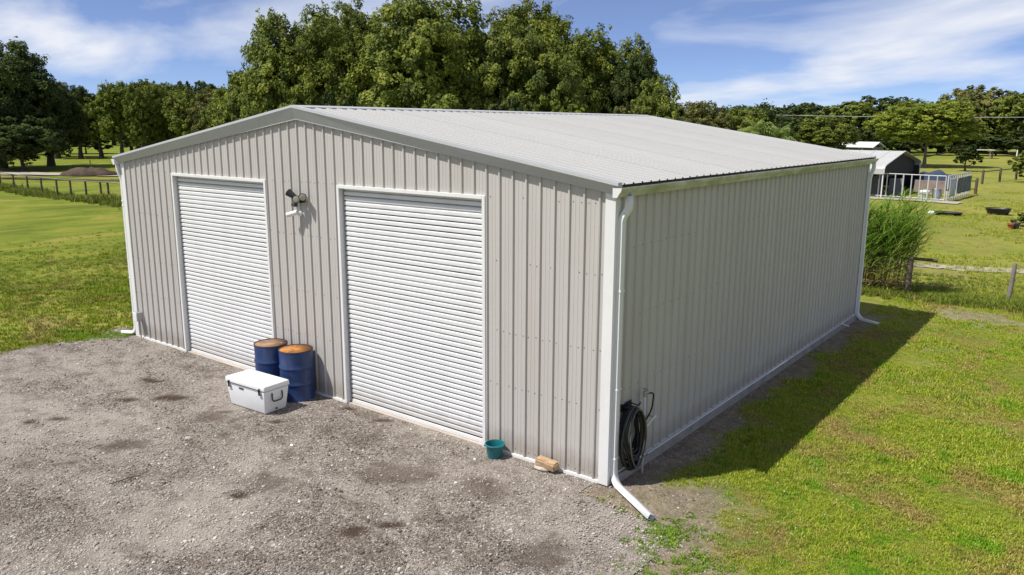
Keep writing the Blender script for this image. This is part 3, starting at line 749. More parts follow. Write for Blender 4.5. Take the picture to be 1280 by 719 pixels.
# small dark maker's mark on the front (too small to read in the photo): a short row of strokes
m = MB(); x = -.16
for wdt, hh, st in ((.02,.034,0),(.016,.034,1),(.02,.034,0),(.014,.034,1),(.018,.034,0)):
    yb_ = -.2482; zc = .345
    m.box(x, x+.006, yb_-.003, yb_, zc-hh/2, zc+hh/2); m.box(x+wdt-.005, x+wdt, yb_-.003, yb_, zc-hh/2, zc+hh/2)
    if st: m.box(x+.006, x+wdt-.005, yb_-.0025, yb_, zc-.004, zc+.004); m.box(x+.006, x+wdt-.005, yb_-.0025, yb_, zc+hh/2-.006, zc+hh/2)
    x += wdt + .009
m.build('maker_mark', M['darkgrey'], ck)

# teal bucket
bk = empty('bucket', 'teal plastic feed bucket against the foot of the front wall', 'bucket', (-1.74, -.195, float(gz(-1.74,-.195))+.008), .6)
MB().lathe([(.001, .012), (.092, .012), (.098, 0), (.104, .004), (.128, .175), (.132, .18), (.146, .182), (.150, .196), (.144, .206), (.130, .206), (.125, .19), (.100, .022), (.0, .020)], 32).build('shell', M['teal'], bk, auto=40, fix=False)
m = MB(); m.tube([(.15*cos(a), .15*sin(a)*.97, .168 - .03*sin((a+.2)*1.0)) for a in np.linspace(-.15, pi+.15, 20)], .004, 6); m.build('bail_handle', M['galv'], bk, smooth=True)
for a in (0, pi):
    m = MB(); m.tube([(.132*cos(a), 0, .165), (.158*cos(a), 0, .165)], .012, 8); m.build('ear', M['teal'], bk)
# tan block lying on a small pale stone
tb = empty('tan_block', 'rough tan block lying against the front wall near the corner', 'block', (-.88, -.115, float(gz(-.88,-.115))+.055), RAD(-2))
bm = bmesh.new(); bmesh.ops.create_cube(bm, size=1)
bmesh.ops.scale(bm, vec=(.34, .135, .115), verts=bm.verts); bmesh.ops.bevel(bm, geom=bm.edges[:], offset=.018, segments=2, affect='EDGES')
bmesh.ops.subdivide_edges(bm, edges=bm.edges[:], cuts=2, use_grid_fill=True)
rr = random.Random(4)
for v in bm.verts: v.co += Vector((rr.uniform(-1,1), rr.uniform(-1,1), rr.uniform(-1,1)))*.004; v.co.z += .02*v.co.x
me = bpy.data.meshes.new('slab'); bm.to_mesh(me); bm.free()
o = link('slab', me, M['block'], tb); o.location = (0, 0, .055); o.rotation_euler = (RAD(8), RAD(3), 0)
bm = bmesh.new(); bmesh.ops.create_icosphere(bm, subdivisions=2, radius=.09)
for v in bm.verts: v.co = Vector((v.co.x*1.5, v.co.y*.8, v.co.z*.45))*(1+rr.uniform(-.08,.08))
me = bpy.data.meshes.new('pale_stone'); bm.to_mesh(me); bm.free()
ps = link('pale_stone', me, M['sillc']); ps.location = (-.95, -.14, float(gz(-.95,-.14))+.035); tag(ps, 'flat pale stone under the tan block', 'stone')

# hose coil on a hanger, right wall
hr = random.Random(11)
hs = empty('garden_hose', 'coiled black garden hose hanging on the right wall by the corner', 'hose', (.022, .42, .0))
def loop(k, n=26, r0=None):
    ry = hr.uniform(.20, .29); ztop = 1.0 - hr.uniform(0, .05); zb = hr.uniform(.12, .38); oy = hr.uniform(-.04, .04); x = .035 + .016*k % .12
    P = []
    for i in range(n+1):
        a = 2*pi*i/n; zc = (ztop+zb)/2; zr = (ztop-zb)/2
        wy = ry*(1.0 - .22*max(0, cos(a)))
        P.append((x + .012*sin(a*2+k) + .03*(1-cos(a))*.5, oy + wy*sin(a), zc + zr*cos(a)))
    return P
m = MB()
for k in range(17):
    m.tube(loop(k), .0155, 7, False)
m.build('coil', M['black_rubber'], hs, smooth=True, fix=False)
m = MB()
for k in (2, 6): m.tube([(x+.05, y, z) for x, y, z in loop(k)], .0125, 7, False)
m.build('grey_coil', M['grey_rubber'], hs, smooth=True, fix=False)
m = MB(); m.tube(bez([(-.0, -.1, 1.0), (.14, -.1, .985), (.16, -.1, 1.04)]), .009, 6); m.tube(bez([(0, .1, 1.0), (.14, .1, .985), (.16, .1, 1.04)]), .009, 6); m.box(-.001, .006, -.14, .14, .93, 1.03); m.build('hanger', M['black_plastic'], hs)
# water standpipe with tap
st = empty('standpipe', 'white pipe standpipe with tap beside the hose coil', 'pipe', (.15, .70, float(gz(.15,.7))))
m = MB(); m.tube([(0,0,-.05), (0,0,1.12)], .0165, 10); m.build('riser', M['pvc'], st, smooth=True)
m = MB(); m.tube([(0,0,1.10), (0,0,1.17)], .026, 10); m.tube([(0,0,1.14), (.0,.07,1.15), (.0,.10,1.11)], .017, 8); m.tube([(0,0,1.17), (0,0,1.20)], .010, 8); m.box(-.035, .035, -.007, .007, 1.20, 1.212); m.build('tap', M['galv'], st)
m = MB(); m.tube([(0,0,.48), (0,0,.58)], .024, 10); m.build('coupling', M['red'], st)
m = MB(); m.tube(bez([(0,.0,.62), (-.0,.30,.72), (-.10,.31,.72)]), .0165, 8); m.tube([(0,.27,.712), (0,.325,.728)], .027, 8); m.build('branch', M['pvc'], st, smooth=True)
m = MB(); m.tube(bez([(0,.10,1.12), (.03,.20,1.10), (.02,.18,.86), (-.02,.04,.70), (-.05,-.12,.88)]), .012, 7); m.build('hose_tail', M['black_rubber'], st, smooth=True)
# white supply pipe lying along the foot of the right wall
sp = empty('water_pipe', 'thin white pipe running along the foot of the right wall', 'pipe', (.055, 1.0, .055))
m = MB(); m.tube([(0,.02,.048), (0,L-1.35,.048)], .0155, 8); m.build('run', M['pvc'], sp, smooth=True)
m = MB(); m.tube(bez([(0,L-2.4,.049), (.0,L-2.34,.049), (.16,L-2.3,.0)]), .0165, 8); m.build('stub', M['pvc'], sp, smooth=True)

# loose bits on the gravel
def rock(name, loc, sc_, mat, label, cat, seed, rz=0):
    q = random.Random(seed); bm = bmesh.new(); bmesh.ops.create_icosphere(bm, subdivisions=2, radius=1)
    for v in bm.verts: v.co = Vector((v.co.x*sc_[0], v.co.y*sc_[1], v.co.z*sc_[2]))*(1+q.uniform(-.13, .13))
    me = bpy.data.meshes.new(name); bm.to_mesh(me); bm.free(); o = link(name, me, mat); o.location = (loc[0], loc[1], float(gz(*loc))+sc_[2]*.6); o.rotation_euler.z = rz
    return tag(o, label, cat)
rock('stone_chunk', (-5.78, -2.56), (.055, .038, .035), M['sillc'], 'pale stone chunk lying alone on the gravel left of the cooler', 'stone', 2, .5)
rock('stone_chunk', (-4.35, -1.75), (.03, .022, .02), M['white_plastic'], 'tiny white stone on the gravel in front of the cooler', 'stone', 3)
m = MB(); m.tube([(-5.16,-4.05,.0), (-5.12,-3.9,.012), (-5.12,-3.78,.014), (-5.08,-3.66,.003)], [.006,.008,.007,.004], 6); tag(m.build('twig', M['bark'], smooth=True), 'thin dark twig lying on the gravel at lower left', 'twig')

# ------------------------------------------------------------------ scattered gravel stones and grass (uncountable: stuff)
def scatter(name, protos, pts, rots, scls, var, mat, label=None, cat=None):
    """protos: list of (V, F, tint) ; pts Nx3. One object: prototype pieces + loose points, instanced by geometry nodes"""
    V = []; F = []; pid = []; tint = []
    for k, (pv, pf, pt) in enumerate(protos):
        o = len(V); V += [tuple(q) for q in pv]; F += [tuple(i+o for i in f) for f in pf]; pid += [k]*len(pv); tint += list(pt)
    npv = len(V); N = len(pts)
    me = bpy.data.meshes.new(name); me.from_pydata(V + [tuple(q) for q in pts], [], F)
    a = me.attributes.new('pid', 'INT', 'POINT'); a.data.foreach_set('value', np.r_[np.array(pid), np.array(var) + 100].astype(np.int32))
    a = me.attributes.new('tint', 'FLOAT', 'POINT'); a.data.foreach_set('value', np.r_[np.array(tint), np.zeros(N)].astype(np.float32))
    a = me.attributes.new('scl', 'FLOAT', 'POINT'); a.data.foreach_set('value', np.r_[np.ones(npv), scls].astype(np.float32))
    a = me.attributes.new('rot', 'FLOAT_VECTOR', 'POINT'); a.data.foreach_set('vector', np.r_[np.zeros((npv, 3)), rots].astype(np.float32).ravel())
    o = link(name, me, mat)
    ng = bpy.data.node_groups.new(name + '_nodes', 'GeometryNodeTree'); ng.is_modifier = True
    ng.interface.new_socket('Geometry', in_out='INPUT', socket_type='NodeSocketGeometry'); ng.interface.new_socket('Geometry', in_out='OUTPUT', socket_type='NodeSocketGeometry')
    gi, go = ng.nodes.new('NodeGroupInput'), ng.nodes.new('NodeGroupOutput'); J = ng.nodes.new('GeometryNodeJoinGeometry')
    na = ng.nodes.new('GeometryNodeInputNamedAttribute'); na.data_type = 'INT'; na.inputs['Name'].default_value = 'pid'
    ns = ng.nodes.new('GeometryNodeInputNamedAttribute'); ns.data_type = 'FLOAT'; ns.inputs['Name'].default_value = 'scl'
    nr = ng.nodes.new('GeometryNodeInputNamedAttribute'); nr.data_type = 'FLOAT_VECTOR'; nr.inputs['Name'].default_value = 'rot'
    def pick(val):
        c = ng.nodes.new('FunctionNodeCompare'); c.data_type = 'INT'; c.operation = 'EQUAL'
        ii = [s for s in c.inputs if s.type == 'INT' and s.enabled]; ng.links.new(na.outputs['Attribute'], ii[0]); ii[1].default_value = val
        s = ng.nodes.new('GeometryNodeSeparateGeometry'); s.domain = 'POINT'; ng.links.new(gi.outputs[0], s.inputs['Geometry']); ng.links.new(c.outputs['Result'], s.inputs['Selection'])
        return s.outputs['Selection']
    for k in range(len(protos)):
        ip = ng.nodes.new('GeometryNodeInstanceOnPoints'); ng.links.new(pick(100+k), ip.inputs['Points']); ng.links.new(pick(k), ip.inputs['Instance'])
        ng.links.new(nr.outputs['Attribute'], ip.inputs['Rotation']); ng.links.new(ns.outputs['Attribute'], ip.inputs['Scale']); ng.links.new(ip.outputs[0], J.inputs[0])
    ng.links.new(J.outputs[0], go.inputs[0]); md = o.modifiers.new('scatter', 'NODES'); md.node_group = ng
    return tag(o, label, cat, kind='stuff')
def in_view(x, y, z=0, pad=.06):
    d = np.stack([x-CAM[0], y-CAM[1], np.full_like(x, z-CAM[2])], -1); f = np.array(_f); r = np.array(_r2); u = np.array(_u2)
    w = d@f; a = (d@r)/w; b = (d@u)/w
    return (w > .5) & (np.abs(a) < .648+pad) & (np.abs(b) < .364+pad)
def blade(rg, n, length, spread, width, curl=.5):
    V = []; F = []; T = []
    for _ in range(n):
        a = rg.uniform(0, 2*pi); l = length*rg.uniform(.55, 1.15); bx, by = rg.uniform(-spread, spread), rg.uniform(-spread, spread)
        lean = rg.uniform(.15, .9)*curl; dx, dy = cos(a), sin(a); px, py = -dy*width*rg.uniform(.7, 1.3), dx*width*rg.uniform(.7, 1.3)
        o = len(V); h1, h2 = l*.55, l*(1-.25*lean); r1, r2 = l*lean*.35, l*lean
        V += [(bx-px, by-py, 0), (bx+px, by+py, 0), (bx+dx*r1+px*.8, by+dy*r1+py*.8, h1), (bx+dx*r1-px*.8, by+dy*r1-py*.8, h1), (bx+dx*r2, by+dy*r2, h2)]
        F += [(o, o+1, o+2, o+3), (o+3, o+2, o+4)]; T += [rg.random()]*5
    return V, F, T
def stone_proto(rg):
    bm = bmesh.new(); bmesh.ops.create_icosphere(bm, subdivisions=1, radius=1)
    sx, sy, sz = rg.uniform(.7, 1.2), rg.uniform(.6, 1.0), rg.uniform(.4, .7)
    V = [(v.co.x*sx*rg.uniform(.8, 1.2), v.co.y*sy*rg.uniform(.8, 1.2), v.co.z*sz*rg.uniform(.8, 1.2)) for v in bm.verts]; F = [tuple(v.index for v in f.verts) for f in bm.faces]; bm.free()
    return V, F, [rg.random()]*len(V)
rg = random.Random(21); R2 = np.random.RandomState(33)
# gravel stones
N = 900000
x = R2.uniform(-15.5, 2.6, N); y = np.where(x > .08, R2.uniform(-8.5, 9.5, N), R2.uniform(-8.5, .6, N))
dist = np.hypot(x-CAM[0], y-CAM[1])
keepp = (R2.rand(N) < np.clip((7.6/dist)**2.0, .05, 1)*.85) & in_view(x, y)
dd = yard_d(x, y); keepp &= (dd > -.05) | ((x > .08) & (R2.rand(N) < .02 + .30*soilmask(x, y)*(fnoise(x, y, 2.5, 57, 3) > .45)))
keepp &= ~((x > -W) & (x < .01) & (y > -.035))
so = np.zeros(N)
for (sx, sy, ra, rb) in spots: so = np.maximum(so, np.exp(-(((x-sx)/(ra*1.15))**2 + ((y-sy)/(rb*1.3))**2)))
keepp &= R2.rand(N) > so*.93
clump = fnoise(x, y, 1.6, 51, 4); keepp &= R2.rand(N) < np.clip(1.9*clump-.2, .25, 1)
x, y = x[keepp], y[keepp]
ix = np.clip(((x+17)/.09).astype(int), 0, YX.shape[1]-2); iy = np.clip(((y+11.5)/.09).astype(int), 0, YX.shape[0]-2)
z = np.where(yard_d(x, y) > 0, yz[iy, ix], gz(x, y)); n = len(x)
scl = np.clip(R2.lognormal(math.log(.0072), .48, n), .0038, .032)
scatter('gravel_stones', [stone_proto(rg) for _ in range(5)], np.stack([x, y, z + scl*.25], -1), np.stack([R2.uniform(-.4,.4,n), R2.uniform(-.4,.4,n), R2.uniform(0,6.28,n)], -1), scl, R2.randint(0, 5, n), M['stone'], 'loose grey gravel covering the yard', 'gravel')
print('stones', n)
# lawn blades on the right
tufts = [blade(rg, 9, .050, .035, .0042, .9) for _ in range(4)] + [blade(rg, 12, .035, .04, .006, 1.2) for _ in range(2)] + [blade(rg, 7, .075, .03, .0035, .7)]
N = 420000
x = R2.uniform(.05, 9.5, N); y = R2.uniform(-5.5, 17.5, N); dist = np.hypot(x-CAM[0], y-CAM[1])
kp = in_view(x, y) & (R2.rand(N) < np.clip((9./dist)**1.8, .12, 1)*.8) & (yard_d(x, y) < .03*R2.randn(N) - .02)
kp &= R2.rand(N) > soilmask(x, y)*1.5; kp &= R2.rand(N) < .35 + .9*fnoise(x, y, 2.2, 61, 4)
x, y = x[kp], y[kp]; n = len(x); scl = (.30 + 1.35*fnoise(x, y, 1.1, 63, 3))*R2.uniform(.7, 1.25, n)*(.9+.25*(np.hypot(x-CAM[0], y-CAM[1]) > 12))
scatter('lawn_grass', tufts, np.stack([x, y, gz(x, y)-.004], -1), np.stack([R2.uniform(-.2,.2,n), R2.uniform(-.2,.2,n), R2.uniform(0,6.28,n)], -1), scl, R2.randint(0, 7, n), M['grass_blade'], 'short sunlit green grass on the lawn right of the building', 'grass')
print('tufts', n)
# weeds: bright clumps near the downspout mouth and gravel edge
wt = [blade(rg, 22, .034, .05, .007, 1.5) for _ in range(4)]
wp = []
for (cx, cy, rad, cnt) in ((1.12,-.52,.14,70),(1.35,-.2,.15,14),(1.02,-.92,.06,14),(1.5,-1.5,.25,80),(1.75,-1.0,.22,60),(.3,-.12,.12,6),(.55,-.35,.08,5),(2.2,-.4,.3,16),(1.0,-1.35,.06,5),(-12.9,-.45,.26,160),(-13.5,-.8,.30,110),(-12.5,-.15,.12,40)):
    for _ in range(cnt): wp.append((cx+R2.randn()*rad, cy+R2.randn()*rad))
wp = np.array(wp); n = len(wp)
scatter('weed_tufts', wt, np.c_[wp, gz(wp[:,0], wp[:,1])+.004], np.stack([np.zeros(n), np.zeros(n), R2.uniform(0,6.28,n)], -1), R2.uniform(.5, 1.2, n), R2.randint(0, 4, n), M['weed'], 'bright green weed tufts at the gravel edge', 'weeds')
# left lawn: coarser tufts
tl = [blade(rg, 10, .09, .10, .010, 1.0) for _ in range(5)]
N = 70000; x = R2.uniform(-34, -12.6, N); y = R2.uniform(-7, 15, N)
kp = in_view(x, y) & (yard_d(x, y) < -.05 + .38*R2.rand(N)**3) & (R2.rand(N) < (.15 + .9*fnoise(x, y, .8, 71, 4))*sstep(-33, -15, x)**1.5) & ((x < -W-.15) | (y > L+.2))
x, y = x[kp], y[kp]; n = len(x)
scatter('lawn_tufts', tl, np.stack([x, y, gz(x, y)-.005], -1), np.stack([R2.uniform(-.2,.2,n), R2.uniform(-.2,.2,n), R2.uniform(0,6.28,n)], -1), R2.uniform(.5, 1.15, n)*(.6+.8*fnoise(x, y, .5, 73, 3)), R2.randint(0, 5, n), M['grass_west'], 'green grass on the lawn left of the building', 'grass')
# verge of longer grass along the right-hand fence, and along the left fence
vt = [blade(rg, 16, .25, .10, .011, .8) for _ in range(5)]
N = 5200; x = R2.uniform(-1.5, 10, N); y = 15.75 + .28*x*.45 + R2.normal(0, .32, N) + .2
y2 = R2.uniform(16.2, 20.5, 2600); x2 = R2.uniform(-.5, 11, 2600)
k2 = fnoise(x2, y2, .7, 83, 3) > .47; x = np.r_[x, x2[k2]]; y = np.r_[y, y2[k2]]; sv = np.r_[R2.uniform(.5, 1.05, N), R2.uniform(.25, .6, int(k2.sum()))]; n = len(x)
scatter('fence_verge_grass', vt, np.stack([x, y, gz(x, y)-.01], -1), np.stack([R2.uniform(-.2,.2,n), R2.uniform(-.2,.2,n), R2.uniform(0,6.28,n)], -1), sv, R2.randint(0, 5, n), M['dry_grass'], 'long dry grass along the foot of the right fence', 'grass')
N = 2600; x = R2.uniform(-70, -30, N); y = 14.9 + R2.normal(0, .45, N)
scatter('fence_line_weeds', vt, np.stack([x, y, gz(x, y)-.01], -1), np.stack([R2.uniform(-.2,.2,N), R2.uniform(-.2,.2,N), R2.uniform(0,6.28,N)], -1), R2.uniform(.8, 2.2, N)*(.2+1.3*fnoise(x, y, .4, 87, 3)), R2.randint(0, 5, N), M['leaf_oak'], 'dark green weeds along the foot of the left fence', 'weeds')

N = 26000; y = 17.5 + 45*R2.rand(N)**1.4; x = R2.uniform(-6, 14, N)
kp = (fnoise(x, y, .45, 103, 4) > .50) & in_view(x, y) & (np.hypot(x+.3, y-16.3) > 1.4) & ~((y > 48.2) & (x < -3)); x, y = x[kp], y[kp]; n = len(x)
scatter('pasture_tufts', vt, np.stack([x, y, gz(x, y)-.02], -1), np.stack([R2.uniform(-.2,.2,n), R2.uniform(-.2,.2,n), R2.uniform(0,6.28,n)], -1), R2.uniform(.25, .7, n)*(.4+1.0*fnoise(x, y, .25, 107, 3)), R2.randint(0, 5, n), M['pasture'], 'tufts of grass over the right pasture', 'grass')
# white clover heads in the near lawn
N = 900; x = R2.uniform(.8, 7, N); y = R2.uniform(-4, 8, N); kp = in_view(x, y) & (fnoise(x, y, .7, 111, 3) > .60) & (soilmask(x, y) < .3) & (yard_d(x, y) < -.1); x, y = x[kp], y[kp]; n = len(x)
scatter('clover_flowers', [stone_proto(rg) for _ in range(2)], np.stack([x, y, gz(x, y)+.045], -1), np.zeros((n, 3)), R2.uniform(.004, .009, n), R2.randint(0, 2, n), M['white_plastic'], 'tiny white clover flowers in the right lawn', 'flowers')

# ------------------------------------------------------------------ trees
def crown_mesh(name, seed, nl, nlobe, npuff, leaf, flat=.8, openness=0.0, bottom=-.55):
    r = np.random.RandomState(seed)
    lob = [np.array([0, 0, .05, .52])]
    ga = pi*(3-sqrt(5))
    for k in range(nlobe):
        zc = bottom + (1.0-bottom)*((k+.5)/nlobe); zc = np.clip(zc*.9 + r.normal(0, .08), -.9, .82); rad = sqrt(max(.06, 1-zc*zc*(1 if zc > 0 else .45)))*r.uniform(.46, .74)
        a = k*ga + r.uniform(-.35, .35); lob.append(np.array([rad*cos(a), rad*sin(a), zc*.72, r.uniform(.24, .44)]))
    lob = np.array(lob)
    P = []; O = []
    for l in lob:
        n = max(6, int(npuff*(l[3]/.36)**2))
        d = r.normal(size=(n, 3)); d[:, 2] = d[:, 2]*.9 + .35; d /= np.linalg.norm(d, axis=1)[:, None]
        q = l[:3] + d*(l[3]*r.uniform(.62, 1.16, n))[:, None]
        P.append(q); O.append(d*.6 + q*.5)
    P = np.concatenate(P); O = np.concatenate(O); O /= np.linalg.norm(O, axis=1)[:, None] + 1e-6
    # stray sprigs beyond the outline
    ns = int(len(P)*.10); i = r.choice(len(P), ns); P = np.concatenate([P, P[i] + O[i]*r.uniform(.05, .13, ns)[:, None]]); O = np.concatenate([O, O[i]])
    np_ = len(P); pr = r.uniform(.045, .115, np_); pr[-ns:] *= .55; pt = np.clip(r.normal(.42, .27, np_), 0, 1)
    wgt = pr**2; wgt[-ns:] *= .5; idx = r.choice(np_, nl, p=wgt/wgt.sum())
    e = r.normal(size=(nl, 3)); e /= np.linalg.norm(e, axis=1)[:, None]; rad = r.uniform(.25, 1, nl)**.6*pr[idx]
    C = P[idx] + e*rad[:, None]*np.array([1, 1, .75])
    nrm = O[idx]*.6 + e*.45 + np.array([-.1, -.15, .45]) + r.normal(0, .45, (nl, 3)); nrm /= np.linalg.norm(nrm, axis=1)[:, None]
    t = np.cross(nrm, r.normal(size=(nl, 3))); t /= np.linalg.norm(t, axis=1)[:, None] + 1e-9; b = np.cross(nrm, t)
    s = leaf*r.uniform(.6, 1.35, nl)[:, None]
    V = np.stack([C - t*s, C + b*s*.55 + nrm*s*.12, C + t*s, C - b*s*.55 + nrm*s*.12], 1); V[..., 2] *= flat
    tint = np.repeat(np.clip(pt[idx] + r.normal(0, .13, nl), 0, 1), 4)
    F = np.arange(nl*4).reshape(-1, 4)
    return np_mesh(name, V.reshape(-1, 3), F, None, {'tint': tint})
def trunk_mesh(name, seed, h, r0, spread, forks=5, low=.35, lean=0):
    """tapered trunk with limbs reaching into the crown; heights in metres"""
    q = random.Random(seed); m = MB(); top = Vector((lean, q.uniform(-.1, .1)*h*.3, h))
    path = [Vector((0, 0, -.2)), Vector((q.uniform(-.05,.05), 0, h*.12)), Vector((top.x*.3, q.uniform(-.1,.1), h*low)), Vector((top.x*.7, q.uniform(-.3,.3), h*.7)), top]
    m.tube(path, [r0*1.5, r0*1.05, r0*.85, r0*.45, r0*.1], 9, False)
    for k in range(forks):
        a = k*2.4 + q.uniform(-.4, .4); f = low + (k/forks)*.35; s = path[2].lerp(path[3], (f-low)/.35*.9) if f > low else path[2]
        e = s + Vector((cos(a)*spread*q.uniform(.55, .85), sin(a)*spread*q.uniform(.55, .85), h*q.uniform(.2, .38)))
        md = s.lerp(e, .5) + Vector((cos(a), sin(a), -.3))*spread*.12; m.tube([s, md, e], [r0*.5, r0*.32, r0*.08], 7, False)
        for j in range(2):
            e2 = md + Vector((cos(a+1-2*j)*spread*.4, sin(a+1-2*j)*spread*.4, h*.16)); m.tube([md, md.lerp(e2, .5)+Vector((0,0,.1)), e2], [r0*.22, r0*.15, r0*.04], 6, False)
    return m.mesh(name, True, False)
CR = {'big': [crown_mesh('crown', s, 72000, 18, 80, .0235, .82, 0, -.8) for s in (1, 2, 3)],
      'mid': [crown_mesh('crown', s, 27000, 17, 60, .034, .9, 0, -.8) for s in (11, 12, 13, 14)],
      'far': [crown_mesh('crown', s, 14000, 14, 44, .050, .9, 0, -.95) for s in (21, 22, 23)],
      'umb': [crown_mesh('crown', 31, 42000, 24, 60, .028, .8, 0, -.45)],
      'bush': [crown_mesh('crown', s, 9000, 8, 26, .06, .9, 0, -.9) for s in (41, 42)]}
_cm = {}
def crown_for(kind, i, mat):
    key = (kind, i, mat)
    if key not in _cm:
        me = CR[kind][i % len(CR[kind])]; me2 = me if not me.materials else me.copy()
        me2.materials.clear(); me2.materials.append(M[mat]); _cm[key] = me2
    return _cm[key]
TN = 0
def tree(name, label, pos, rad, h, kind, i, mat, cbase=.28, trunk_r=None, rz=None, group=None, barkm='bark', lean=0, cat='tree', forks=5, zstretch=1.0):
    """crown spans from cbase*h to h"""
    global TN; TN += 1; q = random.Random(TN*13); z = float(gz(*pos))
    t = empty(name, label, cat, (pos[0], pos[1], z), 0, group)
    c = link('crown', crown_for(kind, i, mat), None, t); zc = h*(cbase+1)/2; hz = h*(1-cbase)/2
    k = {'umb': .8}.get(kind, .82 if kind == 'big' else .9)
    c.location = (lean, 0, zc); c.scale = (rad*q.uniform(.93, 1.07), rad*q.uniform(.93, 1.07), hz/k*1.05*zstretch); c.rotation_euler = (q.uniform(-.06,.06), q.uniform(-.06,.06), q.uniform(0, 6.28) if rz is None else rz)
    tm = trunk_mesh('trunk', TN, h*.86, trunk_r or .035*h*.8, rad*.8, forks, max(.18, cbase*.8), lean); link('trunk', tm, M[barkm], t)
    return t
OAK = 'big oaks behind the building'
tree('oak_tree', 'broad dark green oak left of the highest tree behind the building', (-43.7, 28.8), 4.4, 12.9, 'big', 0, 'leaf_oak', .12, .4, 0.3)
tree('oak_tree', 'tall oak set back between the two widest crowns behind the roof', (-45.2, 36.3), 4.2, 14.0, 'big', 1, 'leaf_oak', .15, .4, 1.9)
tree('oak_tree', 'tallest and widest light green oak behind the roof, touching the picture top', (-31.9, 30.2), 5.5, 13.0, 'big', 2, 'leaf_oak', .12, .45, 2.2)
tree('oak_tree', 'oak with bare branches right of the tallest tree behind the roof', (-31.0, 39.0), 4.4, 13.4, 'big', 1, 'leaf_oak', .15, .4, 4.4)
tree('oak_tree', 'round topped oak above the far end of the roof ridge', (-26.6, 39.4), 3.9, 11.7, 'big', 0, 'leaf_oak', .12, .35, 3.6)
tree('oak_tree', 'smaller dark oak stepping down at the right of the big oaks', (-22.0, 40.3), 2.5, 9.4, 'big', 2, 'leaf_dark', .12, .3, 5.0)
tree('oak_tree', 'lowest rounded oak at the right end of the big oaks', (-19.3, 38.2), 2.1, 7.9, 'mid', 2, 'leaf_oak', .1, .2, 1.0)
tree('oak_tree', 'dark oak filling the gap before the small step down at right', (-24.6, 42.0), 3.2, 10.6, 'big', 1, 'leaf_oak', .1, .3, 2.9)
tree('oak_tree', 'dark oak far back between the tallest crowns', (-37.5, 41.0), 4.6, 12.2, 'big', 0, 'leaf_dark', .1, .3, 1.2)
tree('oak_tree', 'dense oak in front between the two left big crowns', (-38.8, 28.9), 3.9, 11.6, 'big', 2, 'leaf_oak', .05, .3, 4.0)
tree('oak_tree', 'dense lower oak in front, right of the tallest crown', (-25.9, 33.4), 3.7, 10.9, 'big', 1, 'leaf_oak', .05, .3, .9)
tree('oak_tree', 'low oak at the left foot of the big oaks', (-48.5, 28.3), 2.8, 8.9, 'mid', 1, 'leaf_oak', .02, .25)
tree('oak_sapling', 'thin wispy sapling at the left edge of the big oaks', (-50.5, 29.2), 1.5, 9.2, 'mid', 3, 'leaf_brown', .35, .10, .4, zstretch=1.0)
for k, (px, r_, h_, mt, lb) in enumerate([((-31.2,17.8),1.7,6.2,'leaf_light','bright green shrub peeping over the roof peak at its left'), ((-31.9,22.4),1.6,6.9,'leaf_dark','dark shrub behind the roof ridge just right of the peak'),
        ((-22.9,21.6),2.2,6.5,'leaf_light','light green shrub in front of the tallest oak behind the ridge'), ((-23.0,27.6),1.9,6.5,'leaf_dark','dark shrub behind the middle of the roof ridge'),
        ((-20.4,29.3),1.9,6.4,'leaf_light','low bright shrub before the round topped oak behind the ridge'), ((-17.6,31.2),1.6,6.0,'leaf_brown','low olive shrub behind the far end of the ridge')]):
    tree('shrub', lb, px, r_, h_, 'bush', k, mt, .02, .12, None, 'shrubs behind the building', cat='shrub')
# left: dark tree, row with trunks, backing row
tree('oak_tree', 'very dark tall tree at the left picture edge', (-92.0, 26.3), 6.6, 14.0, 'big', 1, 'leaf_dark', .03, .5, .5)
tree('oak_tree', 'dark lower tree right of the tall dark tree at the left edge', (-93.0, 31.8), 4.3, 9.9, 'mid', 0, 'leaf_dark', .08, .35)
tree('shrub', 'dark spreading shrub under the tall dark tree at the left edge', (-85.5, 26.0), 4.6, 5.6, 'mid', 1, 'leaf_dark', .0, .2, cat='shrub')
rowL = [((-121,43.5),4.0,10.8,'leaf_dark','dark tree set behind the thick trunked pasture tree',.1),((-117,53.5),4.2,11.0,'leaf_dark','dark tree set behind the bright pasture trees',.05),((-108.5,56.5),4.2,10.8,'leaf_oak','tree set behind the gap between the bright pasture trees',.05),((-92,53.0),3.8,9.9,'leaf_dark','dark tree behind the olive tree above the left roof slope',.05),((-78,46.0),3.4,9.0,'leaf_oak','mid green tree between the olive tree and the light one',.05),((-114.3,41.3),3.5,10.5,'leaf_oak','pasture tree with a thick dark trunk beside the dark left trees',.22),((-113.7,44.4),3.0,10.0,'leaf_dark','pasture tree with a slim double trunk left of the bright green trees',.22),
        ((-112.0,46.5),3.4,9.5,'leaf_light','bright green pasture tree, leftmost of the bright ones',.16),((-106.9,47.0),3.4,10.6,'leaf_light','tallest bright green pasture tree at the left, above the roof corner',.14),
        ((-103.5,48.4),3.1,10.0,'leaf_oak','mid green pasture tree right of the tallest bright one',.1),((-104.2,52.4),3.6,10.2,'leaf_light','bright pasture tree above the left roof slope',.08),
        ((-97.1,52.0),3.5,9.8,'leaf_oak','mid green tree halfway up the left roof slope',.15),((-87.5,49.9),3.4,9.3,'leaf_brown','olive green tree above the left roof slope next to the oaks',.12),((-70,41),2.9,8.3,'leaf_light','light green tree just left of the wispy sapling',.1),
        ((-60,37.6),2.4,7.2,'leaf_brown','brownish low tree just behind the wispy sapling',.08)]
for k, (p_, r_, h_, mt, lb, cb) in enumerate(rowL):
    tree('pasture_tree', lb, p_, r_, h_, 'mid', k, mt, cb, (.5 if k == 5 else .26), None, 'pasture trees on the left')
bk_ = np.random.RandomState(9)
